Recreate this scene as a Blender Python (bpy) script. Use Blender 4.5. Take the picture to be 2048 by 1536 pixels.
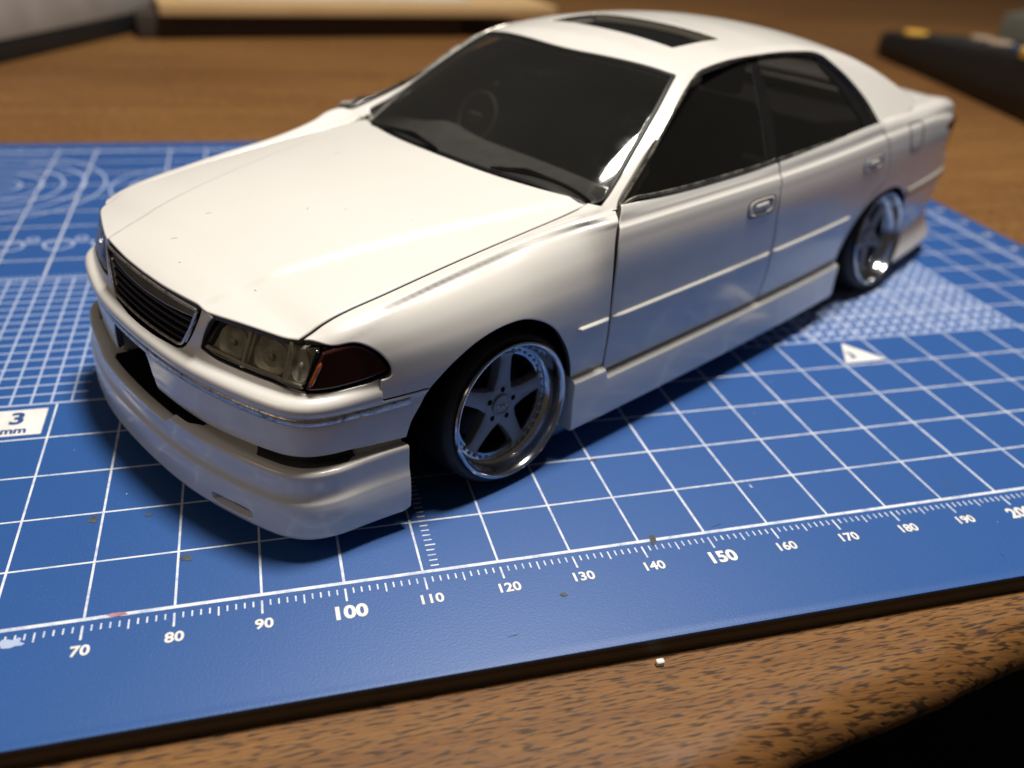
import bpy, bmesh, math, random
import numpy as np
from mathutils import Matrix, Vector
from mathutils.geometry import delaunay_2d_cdt

# ------------------------------------------------------------------ scene, camera, light
# world units are metres; all builders below work in millimetres (MM).
# World X runs along the ruler of the cutting mat, Y away from it, Z up; the table top is Z = 0.
MM = .001
MAT_T = 3.0                                      # thickness of the cutting mat in mm
for o in list(bpy.data.objects): bpy.data.objects.remove(o)
SC_ = bpy.context.scene
COL = SC_.collection
random.seed(4)
cam_d = bpy.data.cameras.new('camera'); cam = bpy.data.objects.new('camera', cam_d); COL.objects.link(cam)
cam_d.sensor_width = 36; cam_d.lens = 1754.94/2048*36
cam_d.clip_start = .005; cam_d.clip_end = 20
_rt = Vector((.96170434, -.266332, .06474583)); _fw = Vector((.26142679, .82034749, -.50861187)); _up = _rt.cross(_fw)
cam.matrix_world = Matrix(((_rt.x, _up.x, -_fw.x, 93.524*MM), (_rt.y, _up.y, -_fw.y, -83.331*MM), (_rt.z, _up.z, -_fw.z, (78.876+MAT_T)*MM), (0, 0, 0, 1)))
cam_d.dof.use_dof = True; cam_d.dof.focus_distance = .113; cam_d.dof.aperture_fstop = 16.5
SC_.camera = cam

world = bpy.data.worlds.new('World'); SC_.world = world; world.use_nodes = True
world.node_tree.nodes['Background'].inputs[0].default_value = (1.0, .87, .70, 1)
world.node_tree.nodes['Background'].inputs[1].default_value = .055

CAR_A = math.radians(28.6); CAR_O = (108.83, 47.95)
def car2world(x, y, z):                           # car frame: x rearwards, y to the car's left, z up from the mat
    c, s = math.cos(CAR_A), math.sin(CAR_A)
    return Vector(((CAR_O[0]+c*x+s*y)*MM, (CAR_O[1]+s*x-c*y)*MM, (z+MAT_T)*MM))
ld = bpy.data.lights.new('desk_lamp_light', 'AREA'); ld.shape = 'DISK'; ld.size = .15; ld.energy = 10.4; ld.color = (1.0, .945, .86)
lo = bpy.data.objects.new('desk_lamp_light', ld); COL.objects.link(lo)
lo.location = car2world(147, 34, 800)
lo.rotation_euler = (lo.location - car2world(40, 10, 0)).to_track_quat('Z', 'Y').to_euler()

l2 = bpy.data.lights.new('warm_fill_light', 'AREA'); l2.shape = 'DISK'; l2.size = .35; l2.energy = .55; l2.color = (1.0, .80, .58)   # warm fill added from the left to lift the bumper front
o2_ = bpy.data.objects.new('warm_fill_light', l2); COL.objects.link(o2_); o2_.location = (-.52, -.12, .46)
o2_.rotation_euler = (o2_.location - car2world(-20, 0, 10)).to_track_quat('Z', 'Y').to_euler()

SC_.render.engine = 'CYCLES'
SC_.cycles.use_denoising = True
SC_.cycles.max_bounces = 10; SC_.cycles.transparent_max_bounces = 12
SC_.view_settings.view_transform = 'Standard'; SC_.view_settings.look = 'None'
SC_.view_settings.exposure = 0; SC_.view_settings.gamma = 1; SC_.view_settings.use_curve_mapping = False

# ------------------------------------------------------------------ body surfaces (car frame, mm), laid out from the measured key lines
def pchip(xs, ys):
    xs=np.asarray(xs,float); ys=np.asarray(ys,float)
    h=np.diff(xs); d=np.diff(ys,axis=0)/(h if ys.ndim==1 else h[:,None])
    m=np.zeros_like(ys)
    if ys.ndim==1:
        for i in range(1,len(xs)-1):
            if d[i-1]*d[i]>0:
                w1=2*h[i]+h[i-1]; w2=h[i]+2*h[i-1]; m[i]=(w1+w2)/(w1/d[i-1]+w2/d[i])
        m[0]=d[0]; m[-1]=d[-1]
    else:
        for i in range(1,len(xs)-1): m[i]=(d[i-1]*h[i]+d[i]*h[i-1])/(h[i-1]+h[i])
        m[0]=d[0]; m[-1]=d[-1]
    def f(x):
        x=np.clip(np.asarray(x,float),xs[0],xs[-1])
        i=np.clip(np.searchsorted(xs,x,side='right')-1,0,len(xs)-2)
        t=(x-xs[i])/h[i]; hh=h[i]
        if ys.ndim==2: t=t[...,None]; hh=hh[...,None]
        return ((1+2*t)*(1-t)**2)*ys[i]+(t*(1-t)**2)*hh*m[i]+(t*t*(3-2*t))*ys[i+1]+(t*t*(t-1))*hh*m[i+1]
    return f
def sstep(a,b,x):
    t=np.clip((np.asarray(x,float)-a)/(b-a),0,1); return t*t*(3-2*t)
def smin(a,b,k):
    h=np.clip(.5+.5*(b-a)/k,0,1); return b*(1-h)+a*h-k*h*(1-h)
# ---------- nose plan curve, s = arc length from the centre line
_np=np.array([(-36.3,0),(-36.2,5),(-35.9,10),(-35.4,14),(-34.6,18),(-33.6,22),(-32.5,25.5),(-31.5,27.9),(-30.1,29.7),(-27.6,31.1),(-24,32.1),(-20,33.0),(-16,33.7),(-10,34.7)],float)
_f=np.concatenate([_np[:0:-1]*[1,-1],_np]); _c=np.r_[0,np.cumsum(np.linalg.norm(np.diff(_f,axis=0),axis=1))]; _c-=_c[len(_np)-1]
_N=pchip(_c,_f)
SMAX=_c[-1]
def nose(s):
    p=_N(s); t=_N(s+.05)-_N(s-.05); t/=np.linalg.norm(t,axis=-1,keepdims=True)
    return p,np.stack([-t[...,1],t[...,0]],-1)      # outward normal
def noseP(s,z,off):
    p,n=nose(s); q=p+n*np.asarray(off)[...,None]
    return np.stack([q[...,0],q[...,1],np.broadcast_to(z,q[...,0].shape)],-1)
# s of the corner ~ 33
def s_at_y(y):
    return np.interp(y,_np[:9,1],_c[len(_np)-1:][:9])
SC=float(_c[len(_np)-1+8])
# ---------- body side
W=pchip([-30,-28,-25,-21,-16,-8,0,10,20,50,75,95,114,130,145,151,155,158,160],[29.6,30.9,32.0,33.0,34.0,35.2,35.9,36.4,36.7,36.9,36.7,36.1,35.2,34.0,32.4,31.3,30.0,28.2,25.5])
zcr=pchip([-28,-22,-18,-11,1,20,60,90,105,125,140,152,158],[29.4,31.9,32.9,33.9,34.8,36.5,36.5,36.9,37.2,37.2,36.3,34.2,32.8])
zcut=pchip([-28.6,-27.3,-25.7,-23,-17,-4,6.5,15.5,18,20.5],[29.5,30.0,30.75,31.5,32.4,34.1,35.2,36.0,36.3,37.0])
ycut=pchip([-28.6,-25,-15,5,20],[27.5,27.8,28.2,28.3,28.0])
zbelt=pchip([18,20,26,38,51,61,72,87,99,110],[38.5,38.4,38.1,38.0,38.0,38.2,38.5,38.8,39.2,39.3])
_yu=pchip([-29,-24,-20,-15,-5,1,6.8,12.4,17.5,24],[28.6,29.6,30.1,30.2,30.3,30.4,30.95,32.0,33.9,34.4])
_zu=pchip([-29,-24,-20,-15,-5,1,6.8,12.4,17.5,24],[29.2,30.8,31.75,32.55,34.0,34.7,35.5,36.4,37.3,37.7])
_yr=pchip([-29,-24,-20.5,-15.9,-11.3,-5.8,.2,5.6,13,18.4,24],[29.2,30.8,31.05,30.95,30.95,31.1,31.2,31.8,32.9,35.1,35.5])
_zr=pchip([-29,-24,-20.5,-15.9,-11.3,-5.8,.2,5.6,13,18.4,24],[28.7,30.05,31.0,31.62,32.22,32.92,33.65,34.6,35.55,36.7,36.9])
def section(x, kind):
    """key points (y,z) of the side cross-section at scalar x, bottom to top"""
    w=float(W(x)); z=float(zcr(x))
    low=[(w-1.0,4.),(w-.7,12.),(w-.05,20.),(w,25.)]
    if kind=='fender':
        c=float(sstep(-25,-15,x)); xx=min(max(x,-28.6),20.5); yc,zt=float(ycut(xx)),float(zcut(xx))
        yu,zu,yr,zr=float(_yu(x)),float(_zu(x)),float(_yr(x)),float(_zr(x)); g=w-yr
        mid=[(w-g*.12,24+(zr-24)*.42),(w-g*.38,24+(zr-24)*.72),(w-g*.74,24+(zr-24)*.92)]
        B=np.array([(yr+.16,zr-.10),(yr,zr+.0),(yr-.2,zr+.06),(yr-.36,zr+.17),(yu+.16,zu-.20),(yu-.06,zu-.02),(yu-.4,zu+.02)])
        p0,p1,p2=np.array(mid[-1]),np.array((yr-.1,zu+.25)),np.array((yc,zt)); tt=np.linspace(.12,.82,7)[:,None]
        A=(1-tt)**2*p0+2*tt*(1-tt)*p1+tt*tt*p2
        low[-1]=(w,24.); top=mid+list(map(tuple,A*(1-c)+B*c))+[(yc+.35*(yu-yc),zt+.35*(zu-zt)*.6),(yc,zt)]
    elif x<104:
        zb=float(zbelt(x))
        top=[(w-.3,z-3.2),(w-.66,z-1.35),(w-.86,z-.84),(w-1.14,z-.62),(w-1.36,z-.36),(w-1.55,z+.2),(w-1.72,zb-1.0),(w-1.95,zb-.5),(w-2.25,zb-.05),(w-2.6,zb+.2)]
    else:
        zb=39.3-max(0,x-110)*.022-max(0,x-139)**2*.0075
        top=[(w-.3,z-3.2),(w-.66,z-1.35),(w-.86,z-.84),(w-1.14,z-.62),(w-1.36,z-.36),(w-1.55,z+.2),(w-1.85,zb-1.2),(w-2.3,zb-.6),(w-3.2,zb-.1),(w-7.0,zb+.1)]
    return np.array(low+top)
_VG=np.linspace(4,50,1151); _VS=_VG[1]-_VG[0]
def _table(x0,x1,kind):
    xs=np.arange(x0,x1+.1,1.); sec=[]
    for x in xs:
        k=section(x,kind); sec.append((np.r_[0,np.cumsum(np.linalg.norm(np.diff(k,axis=0),axis=1))]+4.,k))
    G=np.array([np.where((_VG<=v[-1])[:,None],pchip(v,k)(_VG),k[-1]+(k[-1]-k[-2])/np.linalg.norm(k[-1]-k[-2])*(np.maximum(_VG-v[-1],0))[:,None]) for v,k in sec])
    vtop=pchip(xs,np.array([v[-1] for v,_ in sec]))
    def side(x,v):
        x=np.asarray(x,float)+0.*np.asarray(v,float); v=np.asarray(v,float)+0*x
        fx=np.clip((x-xs[0]),0,len(xs)-1.001); i=fx.astype(int); a=(fx-i)
        fv=np.clip((v-4)/_VS,0,len(_VG)-1.001); j=fv.astype(int); b=(fv-j)
        i0=np.clip(i-1,0,len(xs)-1);i2=np.clip(i+1,0,len(xs)-1);i3=np.clip(i+2,0,len(xs)-1)
        def g(ii): return G[ii,j]*(1-b)[...,None]+G[ii,j+1]*b[...,None]
        a=a[...,None]
        q=.5*(2*g(i)+(-g(i0)+g(i2))*a+(2*g(i0)-5*g(i)+4*g(i2)-g(i3))*a**2+(-g(i0)+3*g(i)-3*g(i2)+g(i3))*a**3)
        return np.stack([x,q[...,0],q[...,1]],-1)
    return side,vtop
sideF,VTOPF=_table(-29,24,'fender')
side,VTOP=_table(14,160,'door')
# ---------- hood
_hc=pchip([-36,-34.9,-34,-33,-31,-28,-24,-14,-4,6,16,22],[28.9,29.7,30.2,30.6,31.3,32.1,33.1,34.9,36.1,37.0,37.8,38.2])
def hood(x,y):
    x=np.asarray(x,float); y=np.abs(np.asarray(y,float))
    zs=zcut(np.clip(x,-28.6,15.5)) + np.maximum(-28.6-x,0)*-.25+np.maximum(x-15.5,0)*.11
    zs=np.where(x<-28.6,29.5-(-28.6-x)*.16,zs)
    yc=28.2; zc=_hc(x)
    q=np.clip(y/yc,0,1.3)
    base=zs+(zc-.56-zs)*(1-q**2.2)
    ycr=np.interp(x,[-33,14.5,22],[13.6,25,26.5])
    bulge=.62*(1-sstep(-.85,.85,y-ycr))
    return np.stack([x+0*y,y+0*x,base+bulge+0*x],-1)
# ---------- greenhouse as a height field
_rc=pchip([30,42.5,46,50,56,64,75,85,92,98,110],[50.0,52.7,53.5,54.15,54.85,55.3,55.35,54.9,54.2,53.3,51.0])
def gh(x,y,glass=False):
    x=np.asarray(x,float); y=np.abs(np.asarray(y,float))
    roof=_rc(x)-.0037*y**2-.0000012*y**4
    yb=W(np.clip(x,20,125))-2.5; u=np.maximum(yb-y,-3)
    sidez=38.35+np.where(u>0,u*1.22,u*1.4)     # tumble-home of the side glass
    yw=np.minimum(y,29.); xb=15.6+.0052*yw**2; ws=37.85-.0008*yw*yw-3.7e-9*np.minimum(yw,28.)**6+(x-xb)*.545-(x-xb)**2*.0011+.32*np.maximum(y-29.5,0)
    xr=132.5-.0045*y**2; bl=39.4+(xr-x)*.46-(np.maximum(xr-x,0))**2*.001
    z=smin(roof,sidez,1.6)
    if glass: return np.stack([x+0*y,y+0*x,z],-1)
    z=smin(z,ws,1.0); z=smin(z,bl,1.2)
    return np.stack([x+0*y,y+0*x,z],-1)

# ------------------------------------------------------------------ materials
def new_mat(name):
    m = bpy.data.materials.new(name); m.use_nodes = True
    nt = m.node_tree; b = nt.nodes['Principled BSDF']
    return m, nt, b
def nd(nt, t, **k):
    n = nt.nodes.new(t)
    for a, v in k.items():
        if a.startswith('i_'): n.inputs[a[2:].replace('_', ' ')].default_value = v
        else: setattr(n, a, v)
    return n
def mapped(nt, scale, rot=(0, 0, 0), loc=(0, 0, 0)):
    tc = nd(nt, 'ShaderNodeTexCoord'); mp = nd(nt, 'ShaderNodeMapping')
    mp.inputs['Scale'].default_value = scale; mp.inputs['Rotation'].default_value = rot; mp.inputs['Location'].default_value = loc
    nt.links.new(tc.outputs['Object'], mp.inputs['Vector']); return mp.outputs['Vector']
def noise(nt, vec, scale=1., detail=3., rough=.5, dist=0.):
    n = nd(nt, 'ShaderNodeTexNoise'); n.inputs['Scale'].default_value = scale; n.inputs['Detail'].default_value = detail
    n.inputs['Roughness'].default_value = rough; n.inputs['Distortion'].default_value = dist
    nt.links.new(vec, n.inputs['Vector']); return n.outputs['Fac']
def ramp(nt, fac, stops):
    r = nd(nt, 'ShaderNodeValToRGB'); e = r.color_ramp.elements
    while len(e) < len(stops): e.new(.5)
    for i, (p, c) in enumerate(stops):
        e[i].position = p; e[i].color = (c, c, c, 1) if isinstance(c, (int, float)) else (*c, 1)
    nt.links.new(fac, r.inputs['Fac']); return r.outputs['Color']
def mixc(nt, fac, a, b, mode='MIX'):
    m = nd(nt, 'ShaderNodeMix', data_type='RGBA', blend_type=mode)
    for s, v in ((m.inputs['Factor'], fac), (m.inputs['A'], a), (m.inputs['B'], b)):
        if hasattr(v, 'is_linked'): nt.links.new(v, s)
        elif isinstance(v, (int, float)): s.default_value = v
        else: s.default_value = (*v, 1)
    return m.outputs['Result']
def bump(nt, b, h, strength, dist):
    n = nd(nt, 'ShaderNodeBump'); n.inputs['Strength'].default_value = strength; n.inputs['Distance'].default_value = dist
    nt.links.new(h, n.inputs['Height']); nt.links.new(n.outputs['Normal'], b.inputs['Normal'])
def simple(name, col, rough=.5, metal=0., coat=0., var=.12, vscale=300., spec=.5):
    m, nt, b = new_mat(name)
    v = mapped(nt, (vscale,)*3); f = noise(nt, v, 1., 4.)
    c = mixc(nt, ramp(nt, f, [(.3, 0.), (.7, 1.)]), tuple(x*(1-var) for x in col), tuple(min(1, x*(1+var)) for x in col))
    nt.links.new(c, b.inputs['Base Color'])
    r = nd(nt, 'ShaderNodeMapRange'); r.inputs['To Min'].default_value = max(.02, rough*.85); r.inputs['To Max'].default_value = min(1, rough*1.15)
    nt.links.new(f, r.inputs['Value']); nt.links.new(r.outputs['Result'], b.inputs['Roughness'])
    b.inputs['Metallic'].default_value = metal; b.inputs['Specular IOR Level'].default_value = spec
    if coat: b.inputs['Coat Weight'].default_value = coat; b.inputs['Coat Roughness'].default_value = .06
    return m
M = {}
def build_materials():
    # white model-kit paint under a hand-polished clear coat
    m, nt, b = new_mat('white_paint'); M['white'] = m
    v = mapped(nt, (1, 1, 1)); big = noise(nt, v, 60., 2.); fine = noise(nt, v, 1500., 2.)
    c = mixc(nt, big, (.71, .69, .66), (.75, .73, .70)); nt.links.new(c, b.inputs['Base Color'])
    r = nd(nt, 'ShaderNodeMapRange'); r.inputs['To Min'].default_value = .24; r.inputs['To Max'].default_value = .36
    nt.links.new(noise(nt, v, 220., 4.), r.inputs['Value']); nt.links.new(r.outputs['Result'], b.inputs['Roughness'])
    b.inputs['Coat Weight'].default_value = .7; b.inputs['Coat Roughness'].default_value = .11; b.inputs['Coat IOR'].default_value = 1.5
    bump(nt, b, fine, .06, .0001)
    M['black'] = simple('black_underside', (.004, .004, .0045), .85, spec=.08)
    M['seal'] = simple('black_window_seal', (.007, .007, .0075), .45, spec=.18)
    M['tyre'] = simple('black_rubber', (.018, .018, .019), .55, var=.35, vscale=700)
    M['chrome'] = simple('polished_chrome', (.78, .79, .80), .09, 1., var=.04, vscale=900)
    M['rim'] = simple('polished_rim_lip', (.55, .56, .58), .14, 1., var=.10, vscale=500)
    M['barrel'] = simple('dark_rim_barrel', (.02, .02, .022), .5, .4)
    M['spoke'] = simple('satin_grey_spokes', (.28, .285, .30), .42, .35, var=.06)
    M['slat'] = simple('satin_black_slats', (.010, .010, .012), .40)
    M['interior'] = simple('charcoal_interior', (.115, .115, .118), .62, var=.15)
    M['seatm'] = simple('dark_seat_plastic', (.030, .029, .029), .7)
    M['reflect'] = simple('dull_reflector', (.54, .535, .50), .30, .2, var=.35, vscale=700)
    M['ink'] = simple('panel_line_wash', (.055, .050, .046), .6)
    M['duct'] = simple('dark_grey_duct', (.055, .055, .058), .55)
    M['bar'] = simple('smoked_chrome_bar', (.26, .25, .235), .28, .9)
    M['dust'] = simple('grey_dust', (.34, .32, .29), .9)
    M['cup'] = simple('white_paint_in_recess', (.74, .72, .69), .4)
    M['rib'] = simple('pale_lens_ribs', (.72, .70, .62), .22, .1)
    M['amber'] = simple('amber_lens_edge', (.42, .09, .012), .2, coat=.8)
    M['red'] = simple('dark_red_tail_lens', (.10, .006, .006), .15, coat=1.)
    # worn hand-applied foil trim: bright metal broken by dark scuffs
    m, nt, b = new_mat('worn_foil_trim'); M['foil'] = m
    v = mapped(nt, (1, 1, 1)); n1 = noise(nt, v, 900., 5., .75); n2 = noise(nt, v, 2600., 3., .7)
    c = mixc(nt, ramp(nt, n1, [(.50, 0.), (.64, 1.)]), (.62, .60, .55), (.16, .15, .13)); nt.links.new(c, b.inputs['Base Color'])
    b.inputs['Metallic'].default_value = .9; b.inputs['Roughness'].default_value = .24; bump(nt, b, n2, .35, .0002)
    m, nt, b = new_mat('scuffed_dark_foil'); M['foil_dark'] = m
    v = mapped(nt, (1, 1, 1)); n1 = noise(nt, v, 500., 5., .75)
    c = mixc(nt, ramp(nt, n1, [(.42, 0.), (.62, 1.)]), (.07, .066, .058), (.34, .32, .28)); nt.links.new(c, b.inputs['Base Color'])
    b.inputs['Metallic'].default_value = .8; b.inputs['Roughness'].default_value = .38
    # smoked marker lens
    m, nt, b = new_mat('smoked_red_marker'); M['marker'] = m
    v = mapped(nt, (1, 1, 1)); n1 = noise(nt, v, 180., 3.)
    c = mixc(nt, n1, (.018, .006, .005), (.055, .012, .008)); nt.links.new(c, b.inputs['Base Color'])
    b.inputs['Roughness'].default_value = .12; b.inputs['Coat Weight'].default_value = 1.; b.inputs['Coat Roughness'].default_value = .04
    # panes: reflecting by angle, tinted transmission
    def pane(name, tint, rough=.03, ior=1.5, haze=0.):
        m = bpy.data.materials.new(name); m.use_nodes = True; nt = m.node_tree; nt.nodes.clear()
        out = nd(nt, 'ShaderNodeOutputMaterial'); mix = nd(nt, 'ShaderNodeMixShader'); fr = nd(nt, 'ShaderNodeFresnel'); fr.inputs['IOR'].default_value = ior
        tr = nd(nt, 'ShaderNodeBsdfTransparent'); gl = nd(nt, 'ShaderNodeBsdfGlossy'); gl.inputs['Color'].default_value = (1, 1, 1, 1)
        v = mapped(nt, (1, 1, 1)); n = noise(nt, v, 260., 4., .6)
        rr = nd(nt, 'ShaderNodeMapRange'); rr.inputs['From Min'].default_value = .45; rr.inputs['From Max'].default_value = .75; rr.inputs['To Min'].default_value = rough; rr.inputs['To Max'].default_value = rough*3
        nt.links.new(n, rr.inputs['Value']); nt.links.new(rr.outputs['Result'], gl.inputs['Roughness'])
        c = mixc(nt, n, tint, tuple(x*.9 for x in tint)); nt.links.new(c, tr.inputs['Color'])
        nt.links.new(fr.outputs[0], mix.inputs[0]); nt.links.new(tr.outputs[0], mix.inputs[1]); nt.links.new(gl.outputs[0], mix.inputs[2])
        last = mix.outputs[0]
        if haze:                                              # thin film of grey standing in for a soft room reflection
            df = nd(nt, 'ShaderNodeBsdfDiffuse'); df.inputs['Color'].default_value = (.8, .78, .74, 1); m2 = nd(nt, 'ShaderNodeMixShader')
            fr2 = nd(nt, 'ShaderNodeMapRange'); fr2.inputs['To Min'].default_value = haze*.5; fr2.inputs['To Max'].default_value = haze*1.5; nt.links.new(noise(nt, v, 30., 3.), fr2.inputs['Value'])
            nt.links.new(fr2.outputs['Result'], m2.inputs[0]); nt.links.new(last, m2.inputs[1]); nt.links.new(df.outputs[0], m2.inputs[2]); last = m2.outputs[0]
        nt.links.new(last, out.inputs['Surface']); M[name] = m
    pane('windscreen_glass', (.55, .54, .52), .04, haze=.013)
    pane('tinted_side_glass', (.30, .29, .28), .05, haze=.005)
    pane('smoked_headlight_lens', (.84, .82, .76), .06)
    # cutting mat
    m, nt, b = new_mat('blue_mat_vinyl'); M['mat'] = m
    v = mapped(nt, (1, 1, 1)); n1 = noise(nt, v, 14., 3.); n2 = noise(nt, v, 95., 5., .65); n3 = noise(nt, v, 3300., 2., .6)
    c = mixc(nt, n1, (.0165, .072, .250), (.0215, .090, .300))
    c = mixc(nt, ramp(nt, n2, [(.66, 0.), (.76, .55)]), c, (.035, .075, .17))
    c = mixc(nt, ramp(nt, n3, [(.60, 0.), (.74, .22)]), c, (.10, .20, .45)); nt.links.new(c, b.inputs['Base Color'])
    b.inputs['Roughness'].default_value = .46; b.inputs['Specular IOR Level'].default_value = .38; bump(nt, b, n3, .13, .0002)
    M['matedge'] = simple('mat_dark_core', (.020, .017, .014), .6)
    M['matcore'] = simple('mat_brown_core', (.050, .040, .031), .65)
    m, nt, b = new_mat('white_mat_print'); M['print'] = m
    v = mapped(nt, (1, 1, 1)); n1 = noise(nt, v, 500., 5., .7); n2 = noise(nt, v, 45., 3.)
    c = mixc(nt, ramp(nt, n1, [(.30, .75), (.55, 0.)]), (.66, .69, .76), (.17, .27, .50))
    c = mixc(nt, ramp(nt, n2, [(.62, 0.), (.75, .35)]), c, (.36, .33, .30)); nt.links.new(c, b.inputs['Base Color']); b.inputs['Roughness'].default_value = .55
    M['print_solid'] = simple('white_print_block', (.72, .70, .68), .5, var=.10, vscale=400)
    M['print_blue'] = simple('blue_print', (.016, .060, .20), .5)
    m, nt, b = new_mat('pale_blue_fine_print'); M['print_fine'] = m
    v = mapped(nt, (1, 1, 1)); n1 = noise(nt, v, 300., 4., .7)
    c = mixc(nt, n1, (.28, .38, .62), (.46, .52, .68)); nt.links.new(c, b.inputs['Base Color']); b.inputs['Roughness'].default_value = .55
    M['smudge'] = simple('grey_paint_smudge', (.055, .066, .080), .5, var=.4, vscale=900)
    M['smudge_red'] = simple('pink_paint_smear', (.40, .20, .24), .5, var=.3, vscale=900)
    M['chip'] = simple('white_styrene', (.78, .77, .74), .45)
    # oiled oak: long grain figure, dark open pores, fine relief
    m, nt, b = new_mat('oiled_oak'); M['oak'] = m
    ang = math.radians(-9)
    v1 = mapped(nt, (11, 150, 11), (0, 0, ang)); v2 = mapped(nt, (400, 2900, 400), (0, 0, ang)); v3 = mapped(nt, (120, 3600, 120), (0, 0, ang)); v4 = mapped(nt, (2.2, 9, 2), (0, 0, ang))
    fig = noise(nt, v1, 1., 5., .6, 1.2); por = noise(nt, v2, 1., 1., .5, .0); fib = noise(nt, v3, 1., 4., .6); wide = noise(nt, v4, 1., 3., .5, .6)
    c = mixc(nt, ramp(nt, fig, [(.30, 0.), (.70, 1.)]), (.165, .071, .017), (.300, .152, .043))
    c = mixc(nt, ramp(nt, wide, [(.38, 0.), (.66, .75)]), c, (.135, .053, .016))
    c = mixc(nt, ramp(nt, fib, [(.38, .55), (.58, 0.)]), c, (.110, .048, .018))
    pmask = ramp(nt, por, [(.50, 0.), (.66, .9)])
    c = mixc(nt, pmask, c, (.030, .016, .009)); nt.links.new(c, b.inputs['Base Color'])
    b.inputs['Roughness'].default_value = .52; b.inputs['Specular IOR Level'].default_value = .28
    hh = nd(nt, 'ShaderNodeMath', operation='MULTIPLY_ADD'); hh.inputs[1].default_value = -1.0; nt.links.new(pmask, hh.inputs[0]); nt.links.new(fib, hh.inputs[2])
    bump(nt, b, hh.outputs[0], .14, .0004)
    M['floor'] = simple('black_cloth', (.004, .004, .004), .95)
    # things at the back of the table
    m, nt, b = new_mat('pale_pine'); M['pine'] = m
    v = mapped(nt, (12, 160, 60)); n1 = noise(nt, v, 1., 4., .6, .8); c = mixc(nt, n1, (.40, .25, .11), (.56, .39, .20)); nt.links.new(c, b.inputs['Base Color']); b.inputs['Roughness'].default_value = .55
    M['walnut'] = simple('dark_brown_card', (.035, .024, .018), .7)
    M['greycard'] = simple('grey_card', (.30, .275, .26), .7, vscale=60)
    M['paper'] = simple('page_edges', (.45, .42, .38), .8, vscale=60)
    M['plastic'] = simple('black_plastic', (.009, .009, .010), .55, vscale=80)
    M['blue'] = simple('blue_label', (.012, .090, .20), .4)
    M['yellow'] = simple('yellow_button', (.60, .34, .05), .45)
    M['greyb'] = simple('grey_button', (.30, .22, .16), .5)
    M['green'] = simple('grey_green_plastic', (.09, .09, .07), .7)
build_materials()
# ------------------------------------------------------------------ mesh helpers (millimetres in, one mesh object out)
def finish(name, V, F, mat, parent=None, N=None, frame='car', smooth=True, sharp=None, orient=True):
    V = np.asarray(V, float)
    if frame == 'car': V = V*[1, -1, 1]
    me = bpy.data.meshes.new(name)
    if N is not None:
        N = np.asarray(N, float)
        if frame == 'car': N = N*[1, -1, 1]
        F2 = []
        for f in F:
            a, b, c = V[f[0]], V[f[1]], V[f[2]]
            fn = np.cross(b-a, c-a)
            if len(f) == 4: fn = np.cross(c-a, V[f[3]]-b)
            F2.append(tuple(f) if fn @ N[list(f)].sum(0) >= 0 else tuple(f)[::-1])
        F = F2
    me.from_pydata((V*MM).tolist(), [], [tuple(int(i) for i in f) for f in F])
    me.validate(); me.update()
    if N is None and orient:
        bm = bmesh.new(); bm.from_mesh(me); bmesh.ops.recalc_face_normals(bm, faces=bm.faces); bm.to_mesh(me); bm.free()
    me.polygons.foreach_set('use_smooth', [smooth]*len(me.polygons))
    if sharp is not None: me.set_sharp_from_angle(angle=math.radians(sharp))
    if N is not None and len(me.vertices) == len(N):
        L = np.linalg.norm(N, axis=1, keepdims=True); L[L == 0] = 1
        me.normals_split_custom_set_from_vertices((N/L).tolist())
    me.materials.append(mat)
    o = bpy.data.objects.new(name, me); COL.objects.link(o)
    if parent is not None: o.parent = parent
    return o
def tag(o, label, cat, group=None):
    o['label'] = label; o['category'] = cat
    if group: o['group'] = group
    return o
def empty(name, loc=(0, 0, 0), rz=0.):
    o = bpy.data.objects.new(name, None); COL.objects.link(o); o.empty_display_size = .01
    o.location = Vector(loc)*MM; o.rotation_euler = (0, 0, rz); return o
def hang(o, root):
    o.parent = root; o.matrix_parent_inverse = Matrix.Translation(-root.location); return o
def cr(P, step=.6, closed=False):
    """Catmull-Rom through points, resampled evenly"""
    P = np.asarray(P, float); n = len(P); out = []
    for i in range(n if closed else n-1):
        g = lambda k: P[k % n] if closed else P[min(max(k, 0), n-1)]
        p0, p1, p2, p3 = g(i-1), g(i), g(i+1), g(i+2)
        for t in np.linspace(0, 1, 16, endpoint=False):
            out.append(.5*(2*p1+(p2-p0)*t+(2*p0-5*p1+4*p2-p3)*t*t+(3*p1-p0-3*p2+p3)*t**3))
    if not closed: out.append(P[-1])
    return lin(out, step, closed)
def lin(P, step=.6, closed=False):
    P = np.asarray(P, float)
    if closed: P = np.vstack([P, P[:1]])
    d = np.r_[0, np.cumsum(np.linalg.norm(np.diff(P, axis=0), axis=1))]
    n = max(2, int(round(d[-1]/step))+1); t = np.linspace(0, d[-1], n)
    Q = np.stack([np.interp(t, d, P[:, k]) for k in range(P.shape[1])], 1)
    return Q[:-1] if closed else Q
def loop(*segs):
    """join polylines into one closed outline, dropping repeated ends"""
    P = np.vstack([np.asarray(s, float) for s in segs]); keep = [0]
    for i in range(1, len(P)):
        if np.linalg.norm(P[i]-P[keep[-1]]) > .12: keep.append(i)
    P = P[keep]
    if np.linalg.norm(P[0]-P[-1]) < .12: P = P[:-1]
    return P
def area2(P): return .5*np.sum(P[:, 0]*np.roll(P[:, 1], -1)-np.roll(P[:, 0], -1)*P[:, 1])
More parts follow.
